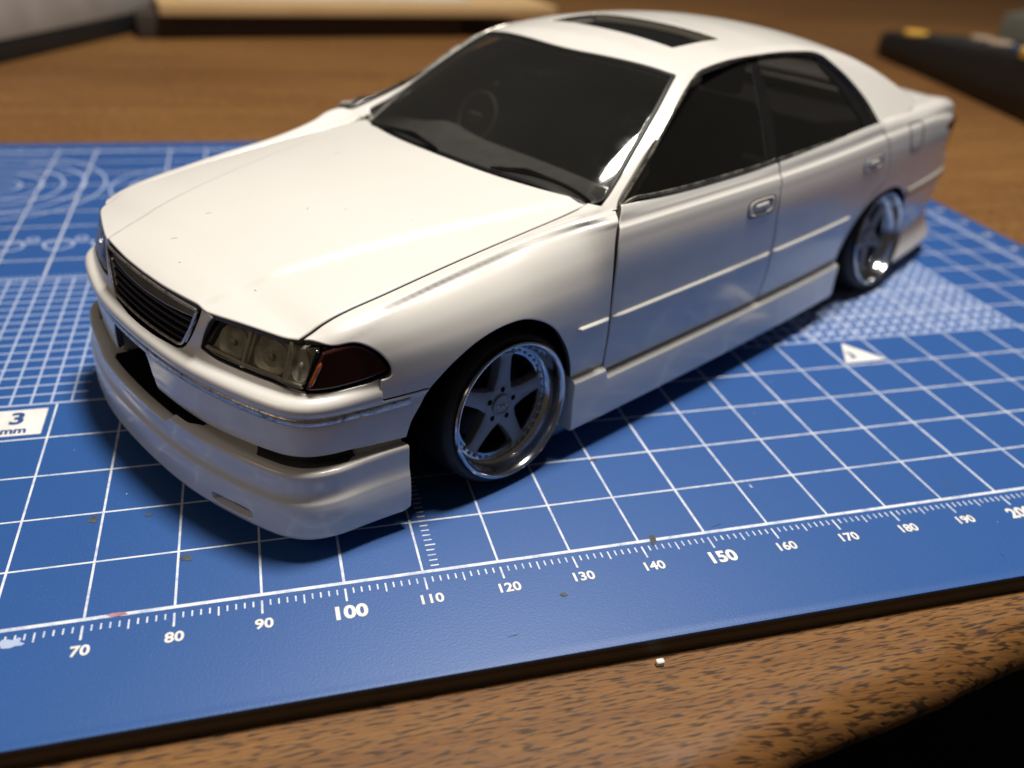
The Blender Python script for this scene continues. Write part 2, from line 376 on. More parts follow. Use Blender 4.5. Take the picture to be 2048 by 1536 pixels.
def inset(P, d):
    """offset a counter-clockwise outline inwards by d"""
    e = np.roll(P, -1, 0)-P; L = np.linalg.norm(e, axis=1, keepdims=True); e = e/np.maximum(L, 1e-9)
    n = np.stack([-e[:, 1], e[:, 0]], 1); pn = np.roll(n, 1, 0); m = n+pn
    k = 1/np.maximum(.45, (1+np.sum(n*pn, 1))/1.)          # mitre, limited
    return P+m*(d*np.minimum(k, 1.6))[:, None]
def inside(P, Q):
    x, y = Q[:, 0], Q[:, 1]; r = np.zeros(len(Q), bool); x0, y0 = P[-1]
    for x1, y1 in P:
        c = ((y1 > y) != (y0 > y)); r ^= c & (x < (x0-x1)*(y-y1)/((y0-y1) if y0 != y1 else 1e-12)+x1); x0, y0 = x1, y1
    return r
def surf_n(S, U, sgn):
    h = .04; u, v = U[:, 0], U[:, 1]
    n = np.cross(S(u+h, v)-S(u-h, v), S(u, v+h)-S(u, v-h)); L = np.linalg.norm(n, axis=1, keepdims=True)
    return sgn*n/np.maximum(L, 1e-9)
def patch(name, outline, S, mat, parent, hu=1.2, hv=None, sgn=1, holes=(), gap=.12, rnd=.20, depth=.9, off=0., mirror=False, flip=False, frame='car', ink=None):
    """a panel: the region of surface S inside an outline, with rolled edges turned inwards (real thickness at every edge)"""
    hv = hv or hu; P = np.asarray(outline, float)
    if area2(P) < 0: P = P[::-1]
    loops = [P]
    for h in holes:
        h = np.asarray(h, float); loops.append(h if area2(h) < 0 else h[::-1])
    rings = [[inset(L, gap), inset(L, gap+rnd*.30), inset(L, gap+rnd)] for L in loops]
    inner = [r[2] for r in rings]
    lo, hi = inner[0].min(0), inner[0].max(0)
    gx, gy = np.meshgrid(np.arange(lo[0]+hu*.5, hi[0], hu), np.arange(lo[1]+hv*.5, hi[1], hv)); g = np.stack([gx.ravel(), gy.ravel()], 1)
    ok = inside(inner[0], g)
    for L in inner[1:]: ok &= ~inside(L, g)
    g = g[ok]
    B = np.vstack(inner)/[hu, hv]
    if len(g):
        keep = np.ones(len(g), bool)
        for i in range(0, len(g), 400):
            keep[i:i+400] = (((g[i:i+400]/[hu, hv])[:, None]-B[None])**2).sum(2).min(1) > .36
        g = g[keep]
    pts = np.vstack(inner+[g]) if len(g) else np.vstack(inner)
    ed = []; k = 0
    for L in inner:
        n = len(L); ed += [(k+i, k+(i+1) % n) for i in range(n)]; k += n
    sc = np.array([1/hu, 1/hv])
    vo, _, fo, ov, _, _ = delaunay_2d_cdt([Vector(p) for p in (pts*sc).tolist()], ed, [], 0, 1e-6)
    U = np.array([tuple(v) for v in vo])/sc; i2o = {}
    for j, lst in enumerate(ov):
        for i in lst: i2o[i] = j
    cen = np.array([U[list(f)].mean(0) for f in fo]); ok = inside(inner[0], cen)
    for L in inner[1:]: ok &= ~inside(L, cen)
    F = [tuple(f) for f, q in zip(fo, ok) if q]
    FI = []; Ns = surf_n(S, U, sgn); V = [S(U[:, 0], U[:, 1])+Ns*off]; NN = [Ns]; base = len(U); k = 0
    for (r0, r1, r2) in rings:
        n = len(r0); a2 = [i2o[k+i] if k+i in i2o else int(((U-r2[i])**2).sum(1).argmin()) for i in range(n)]; k += n
        n1 = surf_n(S, r1, sgn); n0 = surf_n(S, r0, sgn); p2 = S(r2[:, 0], r2[:, 1]); p0 = S(r0[:, 0], r0[:, 1]); p1 = S(r1[:, 0], r1[:, 1])
        out = p0-p2; out /= np.maximum(np.linalg.norm(out, axis=1, keepdims=True), 1e-6)
        V += [p1+n1*(off-rnd*.28), p0+n0*(off-rnd*.95), p0+n0*(off-depth)]
        NN += [n1+.75*out, n0*.35+out, out]
        b1, b0, bs = base, base+n, base+2*n; base += 3*n
        for i in range(n):
            j = (i+1) % n
            F += [(a2[i], a2[j], b1+j, b1+i), (b1+i, b1+j, b0+j, b0+i)]; FI.append((b0+i, b0+j, bs+j, bs+i))
    V = np.vstack(V); NN = np.vstack(NN)
    FI = [f for f in FI if len(set(f)) == 4]
    F = [f for f in F if len(set(f)) == len(f)]
    if flip: V = V*[1, -1, 1]; NN = NN*[1, -1, 1]
    nf = len(F); F = F+FI
    def fin(V, NN):
        o = finish(name, V, F, mat, parent, NN, frame)
        if ink is not None and len(o.data.polygons) == len(F):          # dark panel-line wash inside the seams
            o.data.materials.append(ink); o.data.polygons.foreach_set('material_index', [0]*nf+[1]*len(FI)); o.data.update()
        return o
    o = fin(V, NN)
    if mirror: return o, fin(V*[1, -1, 1], NN*[1, -1, 1])
    return o
def grid(name, G, mat, parent, ci=False, cj=False, frame='car', sharp=40, caps=False, mirror=False):
    G = np.asarray(G, float); a, b = G.shape[:2]; V = G.reshape(-1, 3); F = []
    for i in range(a if ci else a-1):
        for j in range(b if cj else b-1):
            i2, j2 = (i+1) % a, (j+1) % b; F.append((i*b+j, i2*b+j, i2*b+j2, i*b+j2))
    if caps: F += [tuple(range(b)), tuple(range((a-1)*b, a*b))]
    o = finish(name, V, F, mat, parent, None, frame, sharp=sharp)
    if mirror: return o, finish(name, V*[1, -1, 1], F, mat, parent, None, frame, sharp=sharp)
    return o
def tube_g(path, r, n=8, flat=1.):
    """rings of a tube along a path, closed ends by tapering"""
    P = np.asarray(path, float); t = np.gradient(P, axis=0); t /= np.maximum(np.linalg.norm(t, axis=1, keepdims=True), 1e-9)
    up = np.array([0, 0, 1.]); s = np.cross(t, up); s /= np.maximum(np.linalg.norm(s, axis=1, keepdims=True), 1e-6); u = np.cross(s, t)
    r = np.broadcast_to(r, len(P)); a = np.linspace(0, 2*np.pi, n, endpoint=False)
    return P[:, None]+r[:, None, None]*(np.cos(a)[None, :, None]*s[:, None]+flat*np.sin(a)[None, :, None]*u[:, None])
def bevel_box(name, lo, hi, mat, parent=None, r=.3, seg=2, frame='car', M4=None, taper=None):
    bm = bmesh.new(); bmesh.ops.create_cube(bm, size=1); lo, hi = np.array(lo, float), np.array(hi, float)
    for v in bm.verts: v.co = Vector(((lo+hi)/2+np.array(v.co)*(hi-lo)))
    if taper: 
        for v in bm.verts: v.co = Vector(taper(*v.co))
    if r: bmesh.ops.bevel(bm, geom=bm.edges[:], offset=r, segments=seg, profile=.6, affect='EDGES', clamp_overlap=True)
    if M4 is not None: bmesh.ops.transform(bm, matrix=M4, verts=bm.verts)
    bm.verts.index_update(); V = [tuple(v.co) for v in bm.verts]; F = [tuple(v.index for v in f.verts) for f in bm.faces]; bm.free()
    return finish(name, V, F, mat, parent, None, frame, sharp=35)
def prism(name, poly, fmap, d0, d1, mat, parent, frame='car', sharp=35):
    """closed outline extruded between two depths; fmap(uv, d) -> xyz"""
    P = np.asarray(poly, float); n = len(P); V = np.vstack([fmap(P, d0), fmap(P, d1)])
    F = [tuple(range(n)), tuple(range(n, 2*n))]+[(i, (i+1) % n, n+(i+1) % n, n+i) for i in range(n)]
    return finish(name, V, F, mat, parent, None, frame, sharp=sharp)
# ------------------------------------------------------------------ the setting: table, floor
def build_table():
    rs = np.random.RandomState(3)
    xs = np.r_[np.arange(-420, 90, 30), np.arange(90, 230, .7), np.arange(230, 1000, 30)]
    def n1(x, f, ph): return sum(np.sin(x*f*k+ph*k*1.7)/k for k in (1, 2.3, 4.1, 7.7))
    ye = smin(-33.9+(xs-139.5)*.2141, -22.9+0*xs, 3.)+.55*n1(xs, .09, .4)+.10*n1(xs, .43, 1.1)+rs.normal(0, .02, len(xs))
    ds = [1200, 700, 400, 250, 160, 100, 70, 50, 36, 27, 20, 15, 11, 8, 6, 4.6, 3.6, 2.8, 2.1, 1.5, 1.0, .6, .3, .08, 0, .25, 1.2, 5, 14, 30]
    G = np.zeros((len(xs), len(ds), 3)); R = 6.0
    for j, d in enumerate(ds):
        low = j > ds.index(0)
        z = -(R-math.sqrt(max(0, R*R-max(0, R-d)**2))) if not low else -R-[.8, 2.2, 5, 10, 22][j-ds.index(0)-1]
        wob = (.10*n1(xs, .5, d*.3)+.015*rs.normal(0, 1, len(xs)))*(math.exp(-((d-2)/3.5)**2) if not low else .6)
        dent = -.55*np.exp(-((xs-178)/3.0)**2)*math.exp(-((d-3.5)/2.)**2)
        G[:, j] = np.stack([xs, ye+d, z+np.minimum(wob, .25)+dent if d < 40 else z+0*xs], 1)
    o = grid('table', G, M['oak'], None, frame='world', sharp=None); o['kind'] = 'structure'
    o['label'] = 'oiled oak table top with a worn front edge'
    f = finish('floor', [(-1500, -1500, -300), (2500, -1500, -300), (2500, 2500, -300), (-1500, 2500, -300)], [(0, 1, 2, 3)], M['floor'], None, None, 'world'); f['kind'] = 'structure'
build_table()

# ------------------------------------------------------------------ cutting mat with its print
def build_mat():
    x0, x1, y0, y1 = -14., 289.5, -16.9, 198.8
    t = tag(empty('cutting_mat', (0, 0, 0)), 'blue self-healing cutting mat with white grid and ruler under the model car', 'cutting mat')
    def slab(name, m, za, zb, ins, r):
        bm = bmesh.new(); bmesh.ops.create_cube(bm, size=1)
        for v in bm.verts: v.co = Vector(((x0+x1)/2+v.co.x*(x1-x0-2*ins), (y0+y1)/2+v.co.y*(y1-y0-2*ins), (za+zb)/2+v.co.z*(zb-za)))
        ve = [e for e in bm.edges if abs(e.verts[0].co.z-e.verts[1].co.z) > .01]
        bmesh.ops.bevel(bm, geom=ve, offset=6, segments=8, affect='EDGES', profile=.5)
        te = [e for e in bm.edges if min(v.co.z for v in e.verts) > zb-1e-3]
        if r: bmesh.ops.bevel(bm, geom=te, offset=r, segments=2, affect='EDGES', profile=.5)
        bm.verts.index_update(); o = finish(name, [tuple(v.co) for v in bm.verts], [tuple(v.index for v in f.verts) for f in bm.faces], m, t, None, 'world', sharp=30); bm.free(); return o
    slab('top_skin', M['mat'], 2.62, 3.0, 0, .10)
    slab('dark_core', M['matedge'], 1.95, 2.61, .05, 0)
    slab('brown_core', M['matcore'], .95, 1.94, .02, 0)
    slab('bottom_core', M['matedge'], .02, .94, .05, .0)
    Z = MAT_T
    class Sheet:
        def __init__(s): s.V = []; s.F = []
        def quad(s, a, b, c, d, z): k = len(s.V); s.V += [(*p, z) for p in (a, b, c, d)]; s.F.append((k, k+1, k+2, k+3))
        def rect(s, xa, ya, xb, yb, z): s.quad((xa, ya), (xb, ya), (xb, yb), (xa, yb), z)
        def arc(s, cx, cy, r, w, z, a0=0, a1=360, n=64):
            for i in range(n):
                A, B = (math.radians(a0+(a1-a0)*k/n) for k in (i, i+1))
                p = lambda a, q: (cx+q*math.cos(a), cy+q*math.sin(a)); s.quad(p(A, r-w/2), p(A, r+w/2), p(B, r+w/2), p(B, r-w/2), z)
        def make(s, name, m):
            return finish(name, s.V, s.F, m, t, None, 'world', smooth=False, orient=False)
    w = .15
    a, b = Sheet(), Sheet()
    blk = lambda x, y: (24 <= x <= 64 and 50 < y < 100)
    for i in range(0, 29):
        x = i*10; ww = .27 if x in (0, 280) else (w+.03 if x % 50 == 0 else w)
        a.rect(x-ww, 0, x+ww, 50, Z+.020) if x in (60, 30) else a.rect(x-ww, 0, x+ww, 190, Z+.020)
    for j in range(1, 19):
        y = j*10; xa = 64 if 50 < y < 100 else 0
        b.rect(xa, y-w, 280, y+w, Z+.028)
    b.rect(0, 190-.25, 280, 190+.25, Z+.028)
    b.rect(-.3, -.27, 280.3, .27, Z+.028)
    a.make('grid_lines', M['print']); b.make('grid_lines', M['print'])
    tk = Sheet()
    for i in range(0, 281):
        l = (3.2 if i % 10 == 0 else 2.5 if i % 5 == 0 else 1.95); hw = .10 if i % 10 else .13
        tk.rect(i-hw, -l, i+hw, -1.0, Z+.022); tk.rect(i-hw, 191.0, i+hw, 190+l, Z+.022)
    for j in range(1, 190):
        l = (3.2 if j % 10 == 0 else 2.5 if j % 5 == 0 else 1.95); tk.rect(281.0, j-.1, 280+l, j+.1, Z+.022)
        if j % 10 and j < 50: tk.rect(111.2, j-.11, 112.3 if j % 5 else 112.6, j+.11, Z+.022)
    tk.make('ruler_ticks', M['print'])
    # 3 mm field at the left, with its label
    f = Sheet(); g = Sheet()
    for k in range(0, 14):
        x = 23+k*3
        f.rect(x-.17, 50, x+.17, 100, Z+.034)
    for k in range(0, 18):
        y = min(50+k*3, 100); g.rect(20, y-(.24 if k in (0, 17) else .19), 64.2, y+(.24 if k in (0, 17) else .19), Z+.040)
    for k in range(45): f.rect(20+k-.12, 100.5, 20+k+.12, 101.6, Z+.034)
    f.make('fine_grid_field', M['print_fine']); g.make('fine_grid_field', M['print_fine'])
    L = Sheet(); L.rect(49.9, 41.2, 58.9, 48.6, Z+.034); lab = L.make('scale_label', M['print_solid'])
    # compass rings and radius circles at the back left
    r = Sheet()
    for i, q in enumerate((5, 10, 15, 20, 25)):
        r.arc(30.5, 160, q, .5, Z+.046+i*.002)
    for i, q in enumerate((2.5, 5, 10, 15)): r.arc(72, 157, q, .5, Z+.046+i*.002)
    for i, cx in enumerate((20, 30, 40, 50, 60, 70)): r.arc(cx+.3, 118.6, 3.0, .5, Z+.048, n=28); r.arc(cx+4.6, 122, 1.1, .45, Z+.046, n=20)
    r.make('radius_circles', M['print_fine'])
    # hatched triangle at the right with its label
    h, h2 = Sheet(), Sheet()
    for k in range(0, 23):
        x = 250-k*3.; h.rect(x-.24, 50, x+.24, 100, Z+.034)
    for k in range(0, 18):
        y = min(50+k*3., 100); h2.rect(184, y-.24, 250.2, y+.24, Z+.040)
    for i in range(17):
        for k in range(17):
            xa, ya = 199+i*3., 50+k*3.
            if ya+3 <= 100: h.quad((xa+.1, ya+.35), (xa+.35, ya+.1), (xa+2.9, ya+2.65), (xa+2.65, ya+2.9), Z+.030)
    h.make('fine_grid_field', M['print_fine']); h2.make('fine_grid_field', M['print_fine'])
    s = Sheet(); k = len(s.V); s.V += [(204.6, 48.6, Z+.046), (200.6, 41.0, Z+.046), (209.8, 41.2, Z+.046)]; s.F.append((0, 1, 2)); s.make('scale_label', M['print_solid'])
    # lettering
    def text(body, x, y, size, bold, m, z=Z+.05, name='ruler_number', rz=0):
        cu = bpy.data.curves.new('t', 'FONT'); cu.body = body; cu.size = size; cu.align_x = 'CENTER'; cu.align_y = 'CENTER'; cu.offset = bold; cu.resolution_u = 3
        ob = bpy.data.objects.new('t', cu); COL.objects.link(ob); dg = bpy.context.evaluated_depsgraph_get(); dg.update()
        me = bpy.data.meshes.new_from_object(ob.evaluated_get(dg)); bpy.data.objects.remove(ob); bpy.data.curves.remove(cu)
        c, sn = math.cos(rz), math.sin(rz)
        for v in me.vertices: v.co = Vector(((x+c*v.co.x-sn*v.co.y)*MM, (y+sn*v.co.x+c*v.co.y)*MM, z*MM))
        me.materials.clear(); me.materials.append(m); o = bpy.data.objects.new(name, me); COL.objects.link(o); o.parent = t; return o
    for i in range(1, 28):
        v = i*10; big = v % 50 == 0
        text(str(v), v+.15, -4.95 if not big else -5.15, 2.15 if not big else 2.9, .06 if not big else .11, M['print_text'] if 'print_text' in M else M['print_solid'])
    for j in range(1, 19):
        text(str(j*10), 285.2, j*10, 2.0, .045, M['print_solid'])
    text('3', 54.9, 45.9, 4.6, .17, M['print_blue'], name='scale_label_lettering'); text('mm', 54.9, 42.6, 2.4, .10, M['print_blue'], name='scale_label_lettering')
    text('3', 203.6, 43.6, 3.4, .12, M['print_blue'], Z+.06, name='scale_label_lettering')
    # dried paint and glue marks
    rs = np.random.RandomState(8)
    def blot(cx, cy, rx, ry, m, rz=0, z=Z+.062):
        n = 18; q = 1+rs.uniform(-.32, .32, n); c, sn = math.cos(rz), math.sin(rz)
        V = [(cx, cy, z)]+[(cx+c*rx*q[i]*math.cos(6.283*i/n)-sn*ry*q[i]*math.sin(6.283*i/n), cy+sn*rx*q[i]*math.cos(6.283*i/n)+c*ry*q[i]*math.sin(6.283*i/n), z) for i in range(n)]
        finish('paint_smudge', V, [(0, 1+i, 1+(i+1) % n) for i in range(n)], m, t, None, 'world', smooth=False, orient=False)
    blot(142.1, .1, .42, 1.15, M['smudge'], -.2); blot(81.0, 8.6, .7, .7, M['smudge']); blot(68.9, 18.6, .55, .8, M['smudge']); blot(126.6, -7.6, .5, .35, M['smudge'])
    blot(73.6, .05, 1.1, .28, M['smudge_red']); blot(140.4, 19.4, .6, .3, M['smudge']); blot(104.0, 8.0, .35, .3, M['smudge']); blot(62.6, -2.2, 1.4, .7, M['print_fine'])
    blot(75.8, 18.3, .5, .3, M['smudge']); blot(225.5, 17.2, .5, .3, M['print_fine']); blot(227, 15.9, .45, .3, M['print_fine']); blot(162, 8.6, .22, .4, M['print_fine'])
    for _ in range(30):
        x, y = rs.uniform(25, 280), rs.uniform(-15, 120); q = rs.uniform(.05, .13); blot(x, y, q, q*rs.uniform(.4, 1), M['print_fine'] if rs.rand() < .6 else M['smudge'], rs.uniform(0, 3))
    for _ in range(26):                                       # hairline knife cuts and lint
        x, y, a_, l_ = rs.uniform(30, 260), rs.uniform(-14, 110), rs.uniform(0, 3.14), rs.uniform(.5, 1.6); blot(x, y, l_, .03, M['smudge'], a_, Z+.064)
build_mat()

# ------------------------------------------------------------------ things at the back and on the table
def build_background():
    c = bevel_box('white_chip', (135.1, -18.6, .02), (136.1, -17.9, .75), M['chip'], None, .12, 1, 'world'); tag(c, 'tiny white plastic offcut lying on the oak beside the mat edge', 'offcut')
    def obox(name, p, ang, L, D, z0, z1, m, parent, r=.8):
        M4 = Matrix.Translation(Vector((p[0], p[1], 0))) @ Matrix.Rotation(ang, 4, 'Z')
        return bevel_box(name, (0, 0, z0), (L, D, z1), m, parent, r, 2, 'world', M4)
    t = tag(empty('wooden_tray', (60, 388, 0)), 'shallow dark box with a pale wooden lid at the back of the table', 'box')
    def par(o): return hang(o, t)
    bpy.context.view_layer.update()
    par(obox('body', (46, 384), .15, 163, 120, .05, 10.8, M['walnut'], None)); par(obox('lid', (57, 380), .15, 206, 130, 10.9, 16.2, M['pine'], None, .6))
    par(obox('lid_panel', (66, 396), .15, 150, 110, 16.25, 17.2, M['paper'], None, .3))
    k = obox('shadow_gap_block', (-48, 240), 1.05, 190, 70, .05, 8.6, M['plastic'], None, 1.5); tag(k, 'flat black block standing in for the shadowed gap under the grey box, back left', 'case')  # added block, its black paints the shadowed gap below the box
    g = tag(empty('grey_box', (-40, 262, 8.6)), 'grey cardboard box resting on the black block, back left', 'box')
    bpy.context.view_layer.update()
    for o in (obox('body', (-53, 228), 1.06, 218, 80, 8.7, 27, M['greycard'], None, .8), obox('lid', (-52.5, 226), 1.06, 221, 82, 27.1, 36, M['greycard'], None, 1.0)):
        hang(o, g)
    # remote control at the back right
    t2 = tag(empty('remote_control', (430, 280, 0)), 'thick black remote control with yellow buttons at the back right', 'remote control'); bpy.context.view_layer.update()
    near = cr([(455, 386), (446, 376), (440, 352), (436, 330), (424, 275), (412, 222), (398, 160), (388, 110)], 6); far = cr([(388+62, 96), (474, 160), (488, 240), (492, 320), (482, 368), (468, 386)], 6)
    P = np.vstack([near, far]); n = len(P); cen = P.mean(0)
    zt = lambda y: 13+np.clip((384-y)/160, 0, 1.2)*15
    rings = []
    for fz, sc in ((.0, .93), (.08, .98), (.35, 1.0), (.85, .99), (.97, .965), (1.0, .93)):
        q = cen+(P-cen)*sc; rings.append(np.stack([q[:, 0], q[:, 1], .1+fz*zt(P[:, 1])], 1))
    rings.append(np.stack([cen[0]+(P[:, 0]-cen[0])*.05, cen[1]+(P[:, 1]-cen[1])*.05, .1+zt(P[:, 1]*.05+cen[1]*.95)], 1))
    b = grid('body', np.array(rings), M['plastic'], None, cj=True, frame='world', sharp=50, caps=True); hang(b, t2)
    def button(x, y, r, m, name='button'):
        z = zt(y); a = np.linspace(0, 6.283, 20, endpoint=False)
        G = [[(x+q*r*math.cos(k), y+q*r*math.sin(k), z+h) for k in a] for q, h in ((1, -2.2), (1, .9), (.85, 1.6), (.02, 1.9))]
        o = grid(name, G, m, None, cj=True, frame='world', sharp=50); hang(o, t2)
    button(450, 352, 6.5, M['yellow']); button(464, 318, 6, M['greyb']); button(424, 240, 7.5, M['yellow']); button(446, 286, 6, M['greyb'])
    V = [(416, 236), (404, 180), (460, 150), (478, 225), (478, 262), (432, 268)]
    o = finish('label_plate', [(x, y, zt(y)+.5) for x, y in V], [tuple(range(6))], M['blue'], None, None, 'world'); hang(o, t2)
    e = obox('green_case', (584, 352), .55, 90, 60, .05, 22, M['green'], None, 2); tag(e, 'grey-green plastic case at the far right edge of the table', 'case')
build_background()
# ------------------------------------------------------------------ the model car (car frame, millimetres)
CAR = tag(empty('model_car', (CAR_O[0], CAR_O[1], MAT_T), CAR_A), 'white lowered four-door saloon model car with deep-dish wheels on the blue mat', 'model car')
WH = M['white']
def zcurve(keys, p0):
    K = np.array(keys, float); c = np.r_[0, np.cumsum(np.linalg.norm(np.diff(K, axis=0), axis=1))]+p0
    f = pchip(c, K); t = np.linspace(c[0], c[-1], 600); zz = f(t)[:, 1]
    return f, (lambda z: np.interp(z, np.maximum.accumulate(zz), t)), c[0], c[-1]
ks = lambda s: 1-.62*sstep(29, 42, np.abs(s))
# ---- upper front bumper
BF, BZ, bp0, bp1 = zcurve([(-.35, 13.4), (-.05, 13.75), (.18, 15.3), (.28, 18.4), (.34, 20.2), (.72, 20.55), (1.0, 21.05), (1.02, 21.6), (.75, 22.2), (.1, 22.65), (-.45, 22.95), (-.70, 23.6), (-1.2, 26.8), (-1.8, 29.6)], 13.4)
def bsurf(s, p):
    q = BF(p); return noseP(s, q[..., 1], q[..., 0]*ks(s))
zp = lambda L: [(s, float(BZ(z))) for s, z in L]
mir = lambda L: [(-a, b) for a, b in L[::-1]]
arch = zp([(47.4, 20.75), (47.2, 20.2), (46.0, 18.2), (44.9, 16.4), (44.2, 14.2)])
botR = zp([(44.0, 14.1), (36, 14.6), (30, 14.5), (22, 14.1), (14, 13.6), (3.0, 13.5)]); notch = zp([(2.9, 13.55), (2.2, 15.2), (1.5, 17.3), (1.0, 18.3), (-.2, 18.75), (-9.0, 18.75), (-10.3, 18.0), (-10.9, 16), (-11.4, 13.6)])
botL = mir(zp([(44.0, 14.1), (36, 14.6), (30, 14.5), (22, 14.1), (14, 13.6), (11.6, 13.55)]))
topR = zp([(14.1, 24.35), (17, 23.95), (21.2, 23.95), (26.7, 23.9), (30.0, 23.45), (32.1, 23.3), (35, 23.3), (38.8, 23.45), (40.6, 23.75)]); seam = zp([(40.75, 23.7), (40.75, 20.85)]); sideT = zp([(40.9, 20.75), (47.3, 20.75)])
hlin = zp([(16.4, 29.05), (15.6, 28.5), (14.9, 27.2), (14.2, 25.4), (13.95, 24.5)]); nosetop = zp([(13.9, 29.55), (15.3, 29.45), (16.3, 29.1)])
grl = zp([(9.2, 22.95), (10.3, 23.3), (11.2, 24.3), (12.6, 26.4), (13.5, 28.4), (13.8, 29.4)]); grb = zp([(-9.2, 22.95), (-4, 22.75), (0, 22.72), (4, 22.75), (9.2, 22.95)])
right = [cr(grl, .4), lin(nosetop, .4), cr(hlin, .4), cr(topR, .5), lin(seam, .4), lin(sideT, .5)]
o1 = loop(lin(grb, .5), *right, cr(arch, .4), lin(botR, .5), cr(notch, .35), lin(botL, .5), *[np.array(a)[::-1]*[-1, 1] for a in [cr(arch, .4)]], *[np.array(a)[::-1]*[-1, 1] for a in right[::-1]])
bumper = patch('front_bumper', o1, bsurf, WH, CAR, 1.1, .4, sgn=-1, gap=.07, rnd=.16, depth=1.1, ink=M['ink'])
# worn foil strip along the bumper
def strip(name, s0, s1, z0, z1, o0, m, parent, n=120):
    s = np.linspace(s0, s1, n); e = np.minimum(1, np.minimum(s-s0, s1-s)/.6+.05)
    rows = [noseP(s, z+0*s, (o*ks(s))) for o, z in ((o0-.5, z0), (o0+.02, z0+.05), (o0+.2, z0+.22), (o0+.2, z1-.2), (o0+.02, z1-.02), (o0-.5, z1))]
    return grid(name, np.array(rows), m, parent, sharp=50)
strip('bumper_trim', -44.6, 44.6, 19.15, 20.3, .40, M['foil'], bumper)
# ---- lower lip spoiler
LF, LZ, lp0, lp1 = zcurve([(2.1, 3.05), (2.32, 3.35), (2.36, 4.2), (2.36, 8.3), (2.26, 8.75), (1.98, 9.15), (1.84, 9.6), (1.86, 12.2), (1.84, 12.65), (1.66, 12.93), (1.3, 13.05), (-.6, 13.0), (-3.2, 12.9)], 3.05)
_lt = np.linspace(lp0, lp1, 900); _lz = LF(_lt)
def lsurf(s, p):
    q = LF(p); z = q[..., 1]-1.15*(1-sstep(7.9, 8.5, s))*(1-sstep(13.5, 17, -s))*sstep(10.5, 12.6, q[..., 1])
    return noseP(s, z, q[..., 0]*(1-sstep(29, 42, np.abs(s))*(.48+.2*sstep(4, 12, z))))
pe = lp1
lipR = [(43.3, 3.2), (43.9, 3.6), (44.25, 4.4), (44.3, 12.6), (44.3, pe)]
slot = lambda sg: cr([(sg*a, b) for a, b in [(17.0, 4.7), (17.4, 4.2), (20.5, 4.15), (23.5, 4.25), (24.1, 4.9), (23.6, 5.65), (20.5, 5.65), (17.5, 5.55), (17.05, 5.15)]], .3, True)
o2 = loop(lin([(-43.3, 3.06), (43.3, 3.06)], .6), cr(lipR, .4), lin([(44.3, pe), (-44.3, pe)], .6), cr([(-a, b) for a, b in lipR[::-1]], .4))
lip = patch('lip_spoiler', o2, lsurf, WH, CAR, .8, .42, sgn=-1, gap=.02, rnd=.14, depth=1.2, holes=[slot(1), slot(-1)])
for sg in (1, -1):
    u, v = np.meshgrid(np.linspace(16.4, 24.6, 12), np.linspace(4.0, 5.8, 5)); S_ = lsurf(sg*u.ravel(), v.ravel()); nn = surf_n(lsurf, np.stack([sg*u.ravel(), v.ravel()], 1), -1*1)
    grid('slot_back', (S_-nn*1.5).reshape(5, 12, 3), WH, lip)
# underside of the lip, white channel behind, dark mouth and side ducts
s = np.linspace(-43, 43, 90); grid('lip_underside', np.array([noseP(s, 3.1+0*s, (o*(1-.48*sstep(29, 42, np.abs(s))))) for o in (2.05, -6.)]), WH, lip)
s = np.linspace(-44, 44, 120)
grid('bumper_channel', np.array([noseP(s, z+0*s, o-6*(1-sstep(12.2, 13.6, np.abs(s)))-1.5*sstep(22.5, 23.5, np.abs(s))*(1-sstep(36.6, 37.6, np.abs(s)))) for o, z in ((-.9, 12.4), (-1.35, 13.4), (-1.2, 15.2))]), WH, bumper)
s = np.linspace(-13.6, 13.6, 90); lift = 13.12-1.17*(1-sstep(7.9, 8.5, s))*(1-sstep(13.5, 17, -s))
grid('intake_mesh', np.array([noseP(s, lift, o-.9*sstep(11.5, 13.6, np.abs(s))) for o in (.95, -1.5, -3.0)]+[noseP(s, z+0*s, o+0*s) for o, z in ((-3.6, 13.6), (-3.8, 19), (-1.0, 19.4))]), M['black'], bumper)
for z in (13.5, 14.4, 15.3, 16.2, 17.1):
    ss = np.linspace(-13.4, 13.4, 40); grid('intake_bar', tube_g(noseP(ss, z+0*ss, -3.4+0*ss), .13, 5), M['seatm'], bumper, cj=True)
for sg in (1, -1):
    s = np.linspace(22.6, 37.2, 40); e = np.minimum(sstep(22.4, 24.6, s), 1-sstep(35.0, 37.4, s)); kk = 1-.55*sstep(29, 42, s)
    grid('side_duct', np.array([noseP(sg*s, 13.09+0*s, (-1.1+2.0*e)*kk), noseP(sg*s, 13.09+0*s, -1.3+0*s), noseP(sg*s, 13.6+0*s, -1.9+0*s), noseP(sg*s, 15.2+0*s, -2.0+0*s)]), M['duct'], bumper, sharp=30)
